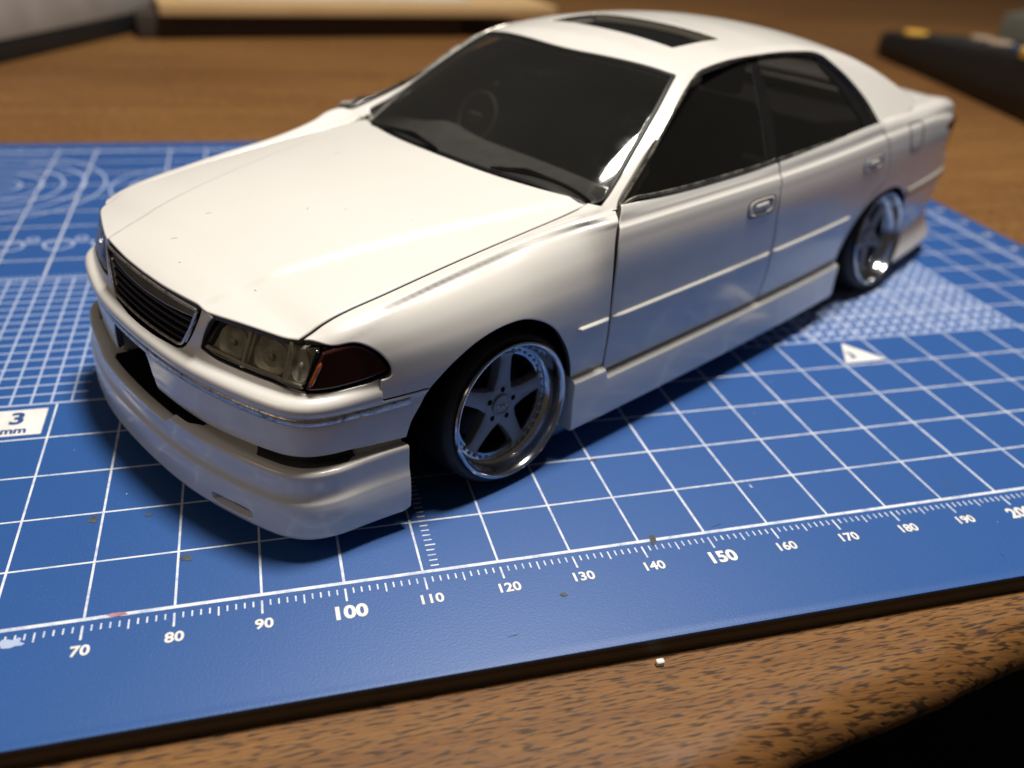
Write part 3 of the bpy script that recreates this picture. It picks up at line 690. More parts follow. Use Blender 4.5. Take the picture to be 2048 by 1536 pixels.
# ---- headlights
HK = lambda s: 1-.86*sstep(26.5, 35, np.abs(s))
def hsurf(s, z): return noseP(s, z, -.5-HK(s)*(z-23.6)*.42)
HB = [(42.05, 24.7), (41.7, 24.2), (38.8, 23.72), (35, 23.5), (32.1, 23.55), (30.0, 23.75), (26.7, 24.2), (21.2, 24.25), (17, 24.25), (14.35, 24.6)]
HT = [(14.25, 24.9), (14.75, 26.2), (15.5, 27.7), (16.4, 28.75), (17.6, 29.1), (22.65, 29.25), (27.2, 29.3), (31.0, 29.1), (33.4, 28.75)]
HS = [(33.9, 28.7), (35.4, 28.95), (37.2, 29.0), (38.7, 28.5), (40.3, 27.25), (41.5, 25.7), (42.05, 24.75)]
for sg in (1, -1):
    fx = lambda L: [(sg*a, b) for a, b in L]
    div = [(33.55, 28.6), (32.2, 26.0), (31.0, 23.75)]
    iB = [p for p in HB if p[0] < 30.5]; oB = [p for p in HB if p[0] > 31.2]
    lens_o = loop(lin(fx([(30.9, 23.7)]+iB), .4), cr(fx(HT), .4), lin(fx(div), .4)); mark_o = loop(lin(fx(div[::-1]), .4), cr(fx(HS), .4), cr(fx(oB), .4), lin(fx([(32.1, 23.55), (31.1, 23.72)]), .3))
    allo = loop(cr(fx(HB), .5), cr(fx(HT), .4), cr(fx(HS), .4))
    hl = patch('headlight', allo, hsurf, M['seal'], CAR, 1.3, .8, sgn=-1, gap=-.35, rnd=.12, depth=.6, off=-1.75)   # the black bucket
    patch('reflector', lens_o, hsurf, M['reflect'], hl, .8, .5, sgn=-1, gap=.35, rnd=.4, depth=.7, off=-1.15)
    # shallow bowls pressed into the reflector, ribs between them
    for cs, rz_ in ((18.4, 2.3), (24.9, 2.5), (30.0, 1.5)):
        a = np.linspace(0, 6.283, 28, endpoint=False); G = []
        for q, h in ((1.0, -.95), (.92, -1.0), (.7, -1.1), (.45, -1.2), (.22, -1.25), (.18, -.75), (.02, -.7)):
            u = np.stack([sg*(cs+q*rz_*np.cos(a)*1.12), 26.5+q*2.0*np.sin(a)], 1); G.append(hsurf(u[:, 0], u[:, 1])+surf_n(hsurf, u, -1)*h)
        grid('bulb_bowl', np.array(G), M['reflect'], hl, cj=True, sharp=40)
    for s0, s1 in ((21.75, 21.3), (28.5, 28.0)):
        zz = np.linspace(24.35, 29.05, 14); ss = sg*np.interp(zz, [24.3, 29.1], [s1, s0]); u = np.stack([ss, zz], 1)
        grid('lens_rib', tube_g(hsurf(ss, zz)-surf_n(hsurf, u, -1)*.35, .30, 8), M['rib'], hl, cj=True)
    u = np.array(lin(fx([(14.9, 24.95), (21.2, 24.75), (26.7, 24.7), (30.6, 24.2)]), .5)); grid('lens_sill', tube_g(hsurf(u[:, 0], u[:, 1])-surf_n(hsurf, u, -1)*.3, .26, 7), M['rib'], hl, cj=True)
    patch('lens', lens_o, hsurf, M['smoked_headlight_lens'], hl, 1.0, .7, sgn=-1, gap=.16, rnd=.28, depth=.8)
    patch('side_marker', mark_o, hsurf, M['marker'], hl, 1.0, .6, sgn=-1, gap=.14, rnd=.35, depth=1.2, off=.05)
    zz = np.linspace(24.1, 27.3, 14); ss = sg*np.interp(zz, [23.75, 26, 28.6], [31.55, 32.75, 34.1]); u = np.stack([ss, zz], 1)
    grid('amber_edge', tube_g(hsurf(ss, zz)+surf_n(hsurf, u, -1)*-.02, np.interp(zz, [24.1, 24.6, 26.8, 27.3], [.05, .26, .26, .05]), 8), M['amber'], hl, cj=True)
# ---- grille
def gsurf(s, z): return noseP(s, z, -.62-(z-23)*.15)
GO = loop(cr([(-9.0, 23.15), (-4, 22.95), (0, 22.92), (4, 22.95), (9.0, 23.15)], .4), cr([(9.0, 23.15), (10.1, 23.45), (10.9, 24.3), (12.3, 26.5), (13.2, 28.4), (13.45, 29.2), (12.9, 29.45)], .4), lin([(12.9, 29.45), (-12.9, 29.45)], .5), cr([(-12.9, 29.45), (-13.45, 29.2), (-13.2, 28.4), (-12.3, 26.5), (-10.9, 24.3), (-10.1, 23.45), (-9.0, 23.15)], .4))
gr = patch('grille', GO, gsurf, M['black'], CAR, 1.5, 1., sgn=-1, gap=-.2, rnd=.1, depth=.4, off=-1.3)
def gtrim(name, P, r, m, lift=.0):
    P = np.array(P); return grid(name, tube_g(gsurf(P[:, 0], P[:, 1])+surf_n(gsurf, P, -1)*lift, r, 8), m, gr, ci=False, cj=True)
fr_in = inset(GO if area2(GO) > 0 else GO[::-1], .22)
gtrim('grille_frame', np.vstack([fr_in, fr_in[:1]]), .23, M['foil'], .05)
patch('grille_top_bar', loop(lin([(-12.6, 29.0), (-12.2, 27.9), (-6, 27.55), (0, 27.45), (6, 27.55), (12.2, 27.9), (12.6, 29.0), (0, 29.15), (-12.6, 29.0)], .4)), lambda s_, z: noseP(s_, z, -1.15-(z-27.5)*.85), M['bar'], gr, 1., .4, sgn=-1, gap=.02, rnd=.2, depth=.5)
for sg in (1, -1):
    patch('grille_end_cap', loop(lin([(sg*10.1, 23.75), (sg*10.75, 23.95), (sg*12.75, 27.6), (sg*12.1, 27.75), (sg*10.1, 23.75)], .3)), gsurf, M['chrome'], gr, .5, .5, sgn=-1, gap=.02, rnd=.14, depth=.6, off=-.1)
for z in (24.25, 25.3, 26.35, 27.3):
    h_ = np.interp(z, [23.2, 28], [10.3, 12.7]); s = np.linspace(-h_, h_, 60); gtrim('grille_slat', np.stack([s, z-.35*(1-(s/13)**2)], 1), .2, M['slat'], -.35)
Vb, Fb = [], []
for k in range(-30, 31):
    s0 = k*.42; lim = abs(s0); zl = np.interp(lim, [10.2, 12.8], [23.4, 27.6]); zz = np.linspace(zl, 27.7, 4); P = np.stack([s0+0*zz, zz], 1)
    G = tube_g(gsurf(P[:, 0], P[:, 1])-surf_n(gsurf, P, -1)*.6, .075, 4); b0 = len(Vb); Vb += G.reshape(-1, 3).tolist()
    Fb += [(b0+i*4+j, b0+(i+1)*4+j, b0+(i+1)*4+(j+1) % 4, b0+i*4+(j+1) % 4) for i in range(3) for j in range(4)]
o = finish('grille_bars', Vb, Fb, M['slat'], gr); o['kind'] = 'stuff'
# ---- bonnet
hoodS = lambda x, y: np.stack([x, y, hood(x, y)[..., 2]], -1)
hf = [(-34.95, 0), (-34.85, 5), (-34.55, 9), (-34.2, 12.2), (-33.85, 14.2), (-33.35, 16.2), (-32.5, 18.9), (-31.3, 22.4), (-29.9, 26.0), (-28.75, 27.55)]
xc = np.linspace(-28.7, 20.4, 60); hcut = np.stack([xc, ycut(xc)], 1)
hr = [(20.5, 27.9), (20.3, 27.2), (19.2, 24.2), (17.8, 20.0), (16.35, 13.8), (15.6, 7.5), (15.4, 0)]
half = [cr(hf, .7), lin(hcut, .8), cr(hr, .7)]
oh = loop(*half, *[np.array(a)[::-1]*[1, -1] for a in half[::-1]])
hd = patch('hood', oh, hoodS, WH, CAR, 1.0, .55, sgn=1, gap=.18, rnd=.24, depth=1.0, ink=M['ink'])
# a little dust and a few nicks on the bonnet
Vd, Fd = [], []
rs_ = np.random.RandomState(5)
for k in range(18):
    hx, hy = ((-22, -6), (-28.5, -3.5), (-27.5, 15.8), (-12, 4), (-31, 3), (4, -12))[k] if k < 6 else (rs_.uniform(-30, 12), rs_.uniform(-24, 26))
    q = .16 if k < 6 else rs_.uniform(.03, .09); a_ = rs_.uniform(0, 3.1); st_ = rs_.uniform(1, 3.5); t_ = np.linspace(0, 2*np.pi, 6, endpoint=False)
    u_, v_ = q*st_*np.cos(t_), q*.6*np.sin(t_); P = hoodS(hx+u_*math.cos(a_)-v_*math.sin(a_), hy+u_*math.sin(a_)+v_*math.cos(a_)); P[:, 2] += .015; b_ = len(Vd); Vd += P.tolist(); Fd.append(tuple(range(b_, b_+6)))
o = finish('dust_specks', Vd, Fd, M['dust'], hd, None, smooth=False); o['kind'] = 'stuff'
# ---- front fenders
va = lambda L: [(x, v) for x, v in L]
farch = cr([(-14.3, 20.3), (-13.6, 21.15), (-10.75, 23.5), (-7, 25.45), (-2.7, 26.45), (1.6, 26.25), (5.9, 24.05), (8.9, 20.4), (10.5, 17.2), (11.35, 14.3), (11.45, 12.4)], .4)
gapA = [(18.7, 12.4), (18.75, 13.2), (18.65, 16.2), (18.2, 22.7), (18.0, 26.7), (18.05, 32.2), (18.6, 35.4), (19.6, 37.7), (20.3, 39.3)]
ffront = cr([(-28.5, float(VTOPF(-28.5))), (-27.4, 29.95), (-26.6, 29.35), (-25.7, 29.15), (-23.9, 29.2), (-22.6, 28.68), (-21.0, 27.3), (-19.95, 25.7), (-19.7, 24.7), (-19.95, 24.15), (-21.15, 23.95)], .35)
xt = np.linspace(20.35, -28.5, 80); ftop = np.stack([xt, VTOPF(xt)-.02], 1)
ftopR = cr([(20.3, 39.3), (20.7, 41.2), (20.4, float(VTOPF(20.4))-.02)], .5)
fo = loop(lin(ftop, .8), ffront, lin([(-21.2, 23.8), (-21.2, 20.75), (-14.6, 20.75)], .5), farch, lin([(11.5, 12.3), (18.7, 12.3)], .5), cr(gapA, .5), ftopR)
fL, fR = patch('front_fender', fo, sideF, WH, CAR, 1.2, .23, sgn=-1, gap=.18, rnd=.2, depth=1.0, ink=M['ink'], mirror=True)
# ---- doors
xb = np.linspace(20.6, 62.0, 40); gapB = [(62.25, 37.9), (62.05, 35.2), (61.7, 30.8), (62.7, 24.6), (62.6, 22.4), (63.1, 18.6), (62.7, 12.5)]
gapBt = [(61.6, float(VTOP(61.6))-.05), (62.1, 38.3)]
do = loop(cr(gapA, .5), np.stack([xb, VTOP(xb)-.05], 1), cr(gapBt+gapB, .5), lin([(62.6, 12.3), (18.8, 12.3)], .6))
dL, dR = patch('front_door', do, side, WH, CAR, 1.6, .25, sgn=-1, gap=.18, rnd=.2, depth=1.0, ink=M['ink'], mirror=True)
gapC = [(102.6, float(VTOP(102.6))-.05), (103.4, 38.2), (105.2, 35.2), (107.5, 30.3), (107.4, 27.4), (105.2, 25.6), (101.2, 24.0), (97.0, 20.9), (94.0, 17.2), (93.3, 13.5), (93.2, 12.4)]
xb = np.linspace(62.1, 102.4, 40)
ro = loop(cr(gapB[::-1]+gapBt[::-1], .5), np.stack([xb, VTOP(xb)-.05], 1), cr(gapC, .5), lin([(93.0, 12.3), (62.8, 12.3)], .6))
rL, rR = patch('rear_door', ro, side, WH, CAR, 1.6, .25, sgn=-1, gap=.18, rnd=.2, depth=1.0, ink=M['ink'], mirror=True)
# body-colour mouldings and pull handles on the doors
def moulding(x0, x1, parent, flip):
    x = np.linspace(x0, x1, 40); e = np.clip(np.minimum(x-x0, x1-x)/.5, .15, 1); rows = []
    for dy, z in ((-.4, 21.7), (.15, 21.76), (.38, 21.86), (.42, 22.08), (.34, 22.24), (-.05, 22.5), (-.4, 22.55)):
        P = (sideF if x1 < 18.5 else side)(x, z+0*x); P[:, 1] += dy*(e if dy > 0 else 1); rows.append(P)
    G = np.array(rows)
    if flip: G = G*[1, -1, 1]
    grid('side_moulding', G, WH, parent, sharp=30, caps=False)
for sg, (f_, d_, r_) in ((0, (fL, dL, rL)), (1, (fR, dR, rR))):
    moulding(11.2, 17.85, f_, sg); moulding(18.65, 62.1, d_, sg); moulding(62.9, 93.4, r_, sg)
def handle(xa, xb_, za, zb, parent, flip):
    fl = np.array([1, -1, 1]) if flip else np.array([1, 1, 1])
    def S2(x, v): return side(x, v)
    w, h = (xb_-xa)/2, (za-zb)/2; cx, cz = (xa+xb_)/2, (za+zb)/2
    sup = lambda q, n=40: np.stack([cx+w*q*np.sign(np.cos(t_))*np.abs(np.cos(t_))**.45, cz+h*q*np.sign(np.sin(t_))*np.abs(np.sin(t_))**.55], 1)
    t_ = np.linspace(0, 2*np.pi, 40, endpoint=False); R_ = []
    for q, hgt in ((1.10, -.3), (1.08, .05), (1.0, .20), (.90, .20), (.82, .06), (.80, -.02)):
        u = sup(q); R_.append(S2(u[:, 0], u[:, 1])+surf_n(S2, u, -1)*hgt)
    fr = grid('door_handle', np.array(R_)*fl, WH, parent, cj=True, sharp=45)
    u = sup(.86); bk = S2(u[:, 0], u[:, 1])+surf_n(S2, u, -1)*.015; c0 = bk.mean(0)
    grid('handle_cup', np.array([bk, c0+(bk-c0)*.02])*fl, M['cup'], fr, cj=True)
    u = sup(1.16); rg = S2(u[:, 0], u[:, 1])+surf_n(S2, u, -1)*-.02; grid('handle_groove', tube_g(np.vstack([rg, rg[:1]]), .14, 6)*fl, M['ink'], fr, cj=True)
    u = sup(.80); rg = S2(u[:, 0], u[:, 1])+surf_n(S2, u, -1)*.0; grid('handle_groove', tube_g(np.vstack([rg, rg[:1]]), .10, 6)*fl, M['ink'], fr, cj=True)
    xs_ = np.linspace(cx-w*.66, cx+w*.62, 14); hh = cz+h*.18; P = S2(xs_, hh+0*xs_); P[:, 1] += -.22; rr = np.clip(np.minimum(xs_-xs_[0], xs_[-1]-xs_)/.5, .25, 1)*h*.42
    grid('handle_lever', tube_g(P, rr, 10)*fl, WH, fr, cj=True, sharp=60)

for sg, (d_, r_) in ((0, (dL, rL)), (1, (dR, rR))):
    handle(52.2, 59.7, 33.2, 30.6, d_, sg); handle(95.0, 102.8, 33.5, 30.9, r_, sg)
# ---- rear quarters, tail
rarch = cr([(94.1, 12.4), (94.3, 14.4), (95.2, 17.3), (98.0, 20.6), (101.8, 22.9), (107, 24.2), (113.4, 24.3), (119.2, 23.1), (123.6, 20.6), (125.4, 18.6)], .5)
qt = np.linspace(103.2, 152.5, 60)
qo = loop(cr(gapC[::-1][:-1], .5), lin(np.stack([qt, VTOP(qt)-.02], 1), 1.), lin([(152.8, float(VTOP(152.8))-.3), (151.4, 34.2)], .6), cr([(147.6, 33.9), (145.6, 31), (145.8, 26.8), (150.5, 25.4), (152.6, 22.0)], .5), lin([(152.5, 21.9), (124.2, 21.3)], .8), rarch[::-1])
qL, qR = patch('rear_quarter', qo, side, WH, CAR, 1.6, .5, sgn=-1, gap=.1, rnd=.2, depth=1.0, ink=M['ink'], mirror=True)
for sg, q_ in ((1, qL), (-1, qR)):
    fo_ = cr([(116.4, 37.0), (117.4, 37.5), (122.6, 37.2), (123.8, 36.5), (124.6, 32.4), (123.8, 31.5), (119.4, 31.6), (118.0, 32.3)], .4, True)
    fS = lambda x, v: side(x, v)*[1, sg, 1]
    u = fo_; grid('fuel_flap_groove', tube_g(np.vstack([fS(u[:, 0], u[:, 1]), fS(u[:1, 0], u[:1, 1])]), .14, 6), M['ink'], q_, cj=True)
_tp = np.array([(161.5, 0), (161, 10), (159.8, 19), (158.2, 25), (155.8, 28.2), (152.4, 30.6), (146.5, 32.1), (138, 33.2), (128, 34.1), (124, 34.4)], float); _tf = np.vstack([_tp[:0:-1]*[1, -1], _tp]); _tc = np.r_[0, np.cumsum(np.linalg.norm(np.diff(_tf, axis=0), axis=1))]; _tc -= _tc[len(_tp)-1]; _T = pchip(_tc, _tf)
def tailP(s, z, off):
    p = _T(s); t = _T(s+.05)-_T(s-.05); t /= np.linalg.norm(t, axis=-1, keepdims=True); q = p+np.stack([t[..., 1], -t[..., 0]], -1)*np.asarray(off)[..., None]
    return np.stack([q[..., 0], q[..., 1], np.broadcast_to(z, q[..., 0].shape)], -1)
s = np.linspace(-_tc[-1], _tc[-1], 120); cut = 1-.0*s
RB = [(-2.5, 22.2), (-.1, 22.1), (.35, 21.7), (.3, 20.5), (.1, 17), (-.5, 12.6), (-.6, 11.2), (-.3, 9.0), (.9, 6.4), (1.5, 5.2), (1.6, 4.6), (1.2, 4.3), (-3, 4.3)]
rb = grid('rear_bumper', np.array([tailP(s, z+0*s, o+0*s) for o, z in RB]), WH, CAR, sharp=35)
s2 = np.linspace(-_tc[-1]+1, _tc[-1]-1, 110); grid('bumper_trim', np.array([tailP(s2, z+0*s2, o+0*s2) for o, z in ((.1, 20.0), (.5, 20.15), (.5, 20.75), (.1, 20.9))]), M['foil'], rb)
s3 = np.linspace(-34, 34, 60)
tp = grid('tail_panel', np.array([tailP(s3, z+0*s3, o+0*s3) for o, z in ((-.8, 22), (-.5, 26), (-.8, 31), (-1.7, 33.6), (-4.5, 35.4))]), WH, CAR, sharp=None)
for sg in (1, -1):
    tsf = lambda s_, z: tailP(s_, z, -.10-.02*(z-26))
    patch('tail_light', loop(cr([(sg*17, 27), (sg*17, 33), (sg*27, 33.6), (sg*41.5, 33.9), (sg*45.2, 31), (sg*44.8, 26.4), (sg*27, 26.0), (sg*17, 27)], .6)), tsf, M['red'], CAR, 1.5, 1., sgn=1, gap=.1, rnd=.3, depth=1.)
def trunkS(x, y):
    y = np.asarray(y, float); z = 39.55-np.maximum(0, x-118)*.020-.0012*y*y-np.maximum(0, x-139)**2*.0072; return np.stack([x+0*y, y+0*x, z], -1)
to = loop(lin([(124, 0), (124.5, 20), (123, 25.6)], 1), lin([(123, 25.6), (140, 26.4), (150, 25.6)], 1), cr([(150, 25.6), (154.2, 23.5), (156.5, 18), (157.3, 9), (157.5, 0)], 1)); to = loop(to, to[::-1]*[1, -1])
patch('trunk_lid', to, trunkS, WH, CAR, 1.8, 1.8, gap=.12, rnd=.25, depth=1.2, ink=M['ink'])
# ---- greenhouse: roof with its pillars, screens, side glass
GS = lambda x, y: np.stack([x+0*y, y+0*x, gh(x, y)[..., 2]], -1)
wsS = cr([(21.9, 28.5), (23.2, 29.0), (25.2, 28.6), (29.4, 27.4), (38.9, 24.6), (45.8, 22.1)], .6); wsT = cr([(45.8, 22.1), (46.6, 21.65), (46.3, 20.6), (45.9, 18.4), (44.6, 11.1), (43.65, 4), (43.45, 0)], .6)
wsB = cr([(15.45, 0), (15.7, 7), (16.5, 13.5), (18.95, 23.6), (20.5, 27.4), (21.9, 28.5)], .6)
m_ = lambda P: np.array(P)[::-1]*[1, -1]
ws_loop = loop(wsB, wsS, wsT, m_(wsT), m_(wsS), m_(wsB)); ws_loop[:, 1] *= np.where(ws_loop[:, 1] < 0, 1.04, 1.)   # the seal is painted wider on the far side
dA = cr([(21.4, 33.5), (22.6, 32.75), (27.0, 31.15), (34.1, 28.65), (40.9, 26.5), (46.4, 24.6), (48.45, 23.9), (50.0, 23.4), (51.9, 23.05)], .6)
dT = cr([(51.9, 23.05), (59.3, 22.6), (69.0, 22.45), (79.2, 22.5), (87.0, 22.7), (89.3, 22.95), (91.2, 23.4)], .6); dC = cr([(91.2, 23.4), (96.8, 26.2), (100.6, 29.2), (102.1, 31.6), (102.7, 33.2)], .6)
dB = cr([(102.7, 33.2), (88.3, 33.75), (73.3, 34.2), (61.6, 34.4), (50.7, 34.5), (38.1, 34.45), (27.5, 34.2), (23.0, 33.85), (21.4, 33.5)], .7)
dlo = loop(dA, dT, dC, dB)
qb = cr([(102.7, 33.2), (107, 33.3), (113, 32.9), (118, 32.2), (123, 31.0), (128, 28.2), (133, 20), (135, 10), (135.4, 0)], .8)
ab = lin([(23.2, 29.05), (21.6, 29.4), (20.9, 31.4), (20.8, 33.6), (21.4, 33.5)], .5)
sideC = [wsT[::-1], wsS[::-1][:-3], ab, dA, dT, dC, qb]
far = [wsT[::-1]*[1, 1.04], wsS[::-1][:-3]*[1, 1.04]]+sideC[2:]
ro_ = loop(*sideC, *[m_(a) for a in far[::-1]])
sun = cr([(54.6, -14.2), (54.35, -13), (54.0, 0), (54.35, 13), (54.6, 14.2), (55.4, 14.75), (66.8, 15.05), (67.9, 14.4), (68.1, 13), (67.7, 0), (68.1, -13), (67.9, -14.4), (66.8, -15.05), (55.4, -14.75)], .5, True)
blw = cr([(127.0, 0), (126.6, 10), (124.8, 19), (122.5, 23.6), (119.5, 24.2), (104.8, 19.8), (102.2, 17.5), (101.2, 10), (100.8, 0), (101.2, -10), (102.2, -17.5), (104.8, -19.8), (119.5, -24.2), (122.5, -23.6), (124.8, -19), (126.6, -10)], .8, True)
patch('headliner', ro_, GS, M['black'], CAR, 3, 2.5, sgn=1, holes=[sun, blw], gap=.45, rnd=.1, depth=.2, off=-1.25)
roof = patch('roof', ro_, GS, WH, CAR, 1.2, 1.0, sgn=1, holes=[sun, blw], gap=.06, rnd=.2, depth=1.5)
o = patch('sunroof_dark_sheet', sun, GS, M['black'], roof, 2, 2, gap=-.15, rnd=.1, depth=.3, off=-1.55)  # black sheet painting in the dark of the open sunroof
pts3 = GS(sun[:, 0], sun[:, 1]); grid('sunroof_frame', tube_g(np.vstack([pts3, pts3[:1]])-[0, 0, .32], .17, 6), M['foil'], roof, cj=True)
wi = inset(ws_loop if area2(ws_loop) > 0 else ws_loop[::-1], .75)
wseal = patch('windscreen_seal', ws_loop, GS, M['seal'], CAR, 1., 1., gap=.05, rnd=.15, depth=.8, holes=[wi], off=-.02)
wglass = patch('windscreen', wi, GS, M['windscreen_glass'], CAR, 1.4, 1.2, gap=-.12, rnd=.08, depth=.3, off=-.12)
patch('rear_screen', blw, GS, M['tinted_side_glass'], CAR, 2, 2, gap=.05, rnd=.1, depth=.4, off=-.15)
fB = [(66.9, 22.45), (66.3, 23.9), (64.9, 26.6), (63.1, 29.3), (61.2, 31.9), (59.3, 34.42)]; rBq = [(69.7, 22.45), (69.0, 23.7), (67.7, 27.8), (65.0, 31.6), (62.3, 34.38)]
dl = np.array(dlo if area2(dlo) > 0 else dlo[::-1])
def cutloop(keep_front):
    """part of the daylight opening before or behind the centre pillar"""
    f = lambda y, L: np.interp(y, [p[1] for p in L], [p[0] for p in L])
    L = fB if keep_front else rBq; T = [p for p in dT if (p[0] < f(22.8, L) if keep_front else p[0] > f(22.8, L))]; B = [p for p in dB if (p[0] < f(34.4, L) if keep_front else p[0] > f(34.4, L))]
    return loop(dA, T, cr(L, .6), B) if keep_front else loop(cr(L[::-1], .6), T, dC, B)
_dy = np.array(sorted([(p[1], p[0]) for p in dA]))
def GW(x, y):                                      # side glass: the plain tumble-home, tucked under the front pillar
    z = gh(x, y, True)[..., 2]; d = x-np.interp(np.abs(y), _dy[:, 0], _dy[:, 1]); return np.stack([x+0*y, y+0*x, z-1.75*(1-sstep(-1, 16, d))], -1)
for sg in (1, -1):
    S_ = GW; kw = dict(flip=(sg < 0))
    wl = patch('side_window', cutloop(True), S_, M['tinted_side_glass'], CAR, 1.8, 1., gap=-.3, rnd=.06, depth=.12, off=-.45, **kw)
    wr = patch('side_window', cutloop(False), S_, M['tinted_side_glass'], CAR, 1.8, 1., gap=-.3, rnd=.06, depth=.12, off=-.45, **kw)
    patch('centre_pillar', loop(cr(fB, .6), cr(rBq[::-1], .6)), S_, M['seal'], CAR, 1.5, 1., gap=-.05, rnd=.02, depth=.05, off=-.42, **kw)
    cband = loop(cr([(92.6, 24.1), (96.8, 26.2), (100.6, 29.2), (102.1, 31.6), (102.7, 33.2)], .6), lin([(102.5, 33.25), (97.5, 33.4)], .6), cr([(97.5, 33.4), (96.2, 31.0), (93.6, 27.6), (90.4, 25.0), (89.2, 23.6)], .6), lin([(89.3, 23.2), (92.0, 23.9)], .4))
    patch('rear_window_seal', cband, S_, M['seal'], wr, 1.5, 1., gap=.0, rnd=.1, depth=.3, off=-.30, **kw)
    P = GS(dl[:, 0], dl[:, 1]); N_ = surf_n(GS, dl, 1); P = (P+N_*.16)*[1, sg, 1]
    grid('window_trim', tube_g(np.vstack([P, P[:1]]), .27, 7), M['foil_dark'], CAR, cj=True)
# wipers
for (xa, ya, xb_, yb_) in ((16.6, 11.0, 21.3, 27.9), (15.9, -1.0, 17.6, -21.5)):
    t_ = np.linspace(0, 1, 30); xx = xa+(xb_-xa)*t_; yy = ya+(yb_-ya)*t_; xx = xx+.35*np.sin(t_*3.14)
    P = GS(xx, yy); P[:, 2] += .32; wp = grid('wiper', tube_g(P, np.interp(t_, [0, .1, .5, .95, 1], [.12, .30, .28, .24, .12]), 6, 1.3), M['seal'], CAR, cj=True)
    P2 = P[4:18].copy(); P2[:, 2] += np.interp(np.arange(14), [0, 6, 13], [.1, .55, .1]); grid('wiper_arm', tube_g(P2, .2, 6), M['seal'], wp, cj=True)
# ---- cabin
x, y = np.meshgrid(np.linspace(18, 33, 20), np.linspace(-28.5, 28.5, 40), indexing='ij')
zd = 36.35-.0012*y*y+.5*sstep(19, 26, x)-2.6*sstep(30, 33, x)+1.5*np.exp(-((y+14)/6.)**2)*np.exp(-((x-29)/3.)**2)
grid('dashboard', np.stack([x, y, zd], -1), M['interior'], CAR, sharp=None)
a = np.linspace(0, 2*np.pi, 40); ct = np.stack([36.4+1.9*np.cos(a)*1.0, -14+4.6*np.sin(a), 38.0+4.2*np.cos(a)], 1)
st = grid('steering_wheel', tube_g(ct, .42, 8), M['seatm'], CAR, cj=True)
bevel_box('wheel_boss', (35.2, -15.7, 36.9), (36.6, -12.3, 39.0), M['seatm'], st, .5)
for ya in (-14, 14):
    seat = bevel_box('seat', (46, ya-8.5, 18), (66, ya+8.5, 24), M['seatm'], CAR, 2)
    bevel_box('backrest', (63, ya-8.2, 22), (69, ya+8.2, 44), M['seatm'], seat, 2, taper=lambda x, y, z: (x+(z-22)*.28, y, z)); bevel_box('headrest', (71, ya-4, 44.5), (74.5, ya+4, 50), M['seatm'], seat, 1.3)
bevel_box('rear_bench', (88, -25, 18), (104, 25, 26), M['seatm'], CAR, 2); bevel_box('parcel_shelf', (104, -27, 34), (126, 27, 36), M['seatm'], CAR, .5)
# ---- chassis, dark lining behind every panel gap
bevel_box('chassis_pan', (-30, -23.5, 4.2), (152, 23.5, 9.5), M['black'], CAR, .6)
def lining(name, S, U, V, sgn, d, m=M['black'], flips=(1, -1)):
    u, v = np.meshgrid(U, V, indexing='ij'); q = np.stack([u.ravel(), v.ravel()], 1)
    P = S(q[:, 0], q[:, 1])-surf_n(S, q, sgn)*d
    for f in flips: grid(name, P.reshape(len(U), len(V), 3)*[1, f, 1], m, CAR, sharp=None)
lining('hood_lining', hoodS, np.linspace(-28.5, 18, 30), np.linspace(-26.5, 26.5, 30), 1, 1.0, flips=(1,))
lining('fender_lining', sideF, np.linspace(-24, 18, 40), np.linspace(27.5, 35, 20), -1, 1.0)
for sg in (1, -1): grid('fender_lining', np.array([[(x, sg*(float(ycut(x))+d), float(zcut(x))-1.25) for x in np.linspace(-27, 19.5, 40)] for d in (-2.5, 2.5)]), M['black'], CAR, sharp=None)
lining('door_lining', side, np.linspace(19.2, 93, 50), np.linspace(12.0, 38.6, 26), -1, 1.05)
lining('quarter_lining', side, np.linspace(92, 150, 40), np.linspace(25.5, 39, 20), -1, 1.05)
s = np.linspace(-42, 42, 90); grid('nose_lining', np.array([noseP(s, z+0*s, o+0*s) for o, z in ((-3.4, 23.0), (-3.9, 26.), (-4.6, 28.8), (-9, 30.0))]), M['black'], CAR, sharp=None)
for x0, w0, h0 in ((0, 13.8, 26.0), (113.0, 15.5, 24.4)):
    a = np.linspace(-.25, np.pi+.25, 30); 
    for sg in (1, -1):
        grid('wheel_well', np.array([[(x0-1.2+(w0+.4)*np.cos(k), sg*yy, 10.5+(h0-10.0)*np.sin(k)) for k in a] for yy in (34.0, 23.0, 22.9)]+[[(x0-1.2, sg*22.8, 10.5)]*30]), M['black'], CAR, sharp=None)
# ---- side skirts
def skirt(flip):
    x = np.r_[np.linspace(11.4, 18.2, 14), np.linspace(18.3, 19.1, 8), np.linspace(19.6, 93.2, 60)]; yS = W(x)+.5; up = 1.55*(1-sstep(18.3, 19.0, x)); rows = []
    for dy, z, u in ((-3.5, 12.4, 1), (-1.35, 12.25, 1), (-.35, 11.95, 1), (-.02, 11.65, 1), (.06, 11.1, .9), (.02, 9.0, .4), (.22, 5.6, 0), (.18, 5.15, 0), (-.05, 4.9, 0), (-6, 4.9, 0)):
        xx = x+0.; 
        if z < 8: xx = np.minimum(xx, 93.2-(.9 if z < 5.3 else .25))
        rows.append(np.stack([xx, yS+dy, z+u*up+0*x], 1))
    G = np.array(rows).transpose(1, 0, 2)
    if flip: G = G*[1, -1, 1]
    grid('side_skirt', G, WH, CAR, sharp=28, caps=True)
skirt(False); skirt(True)
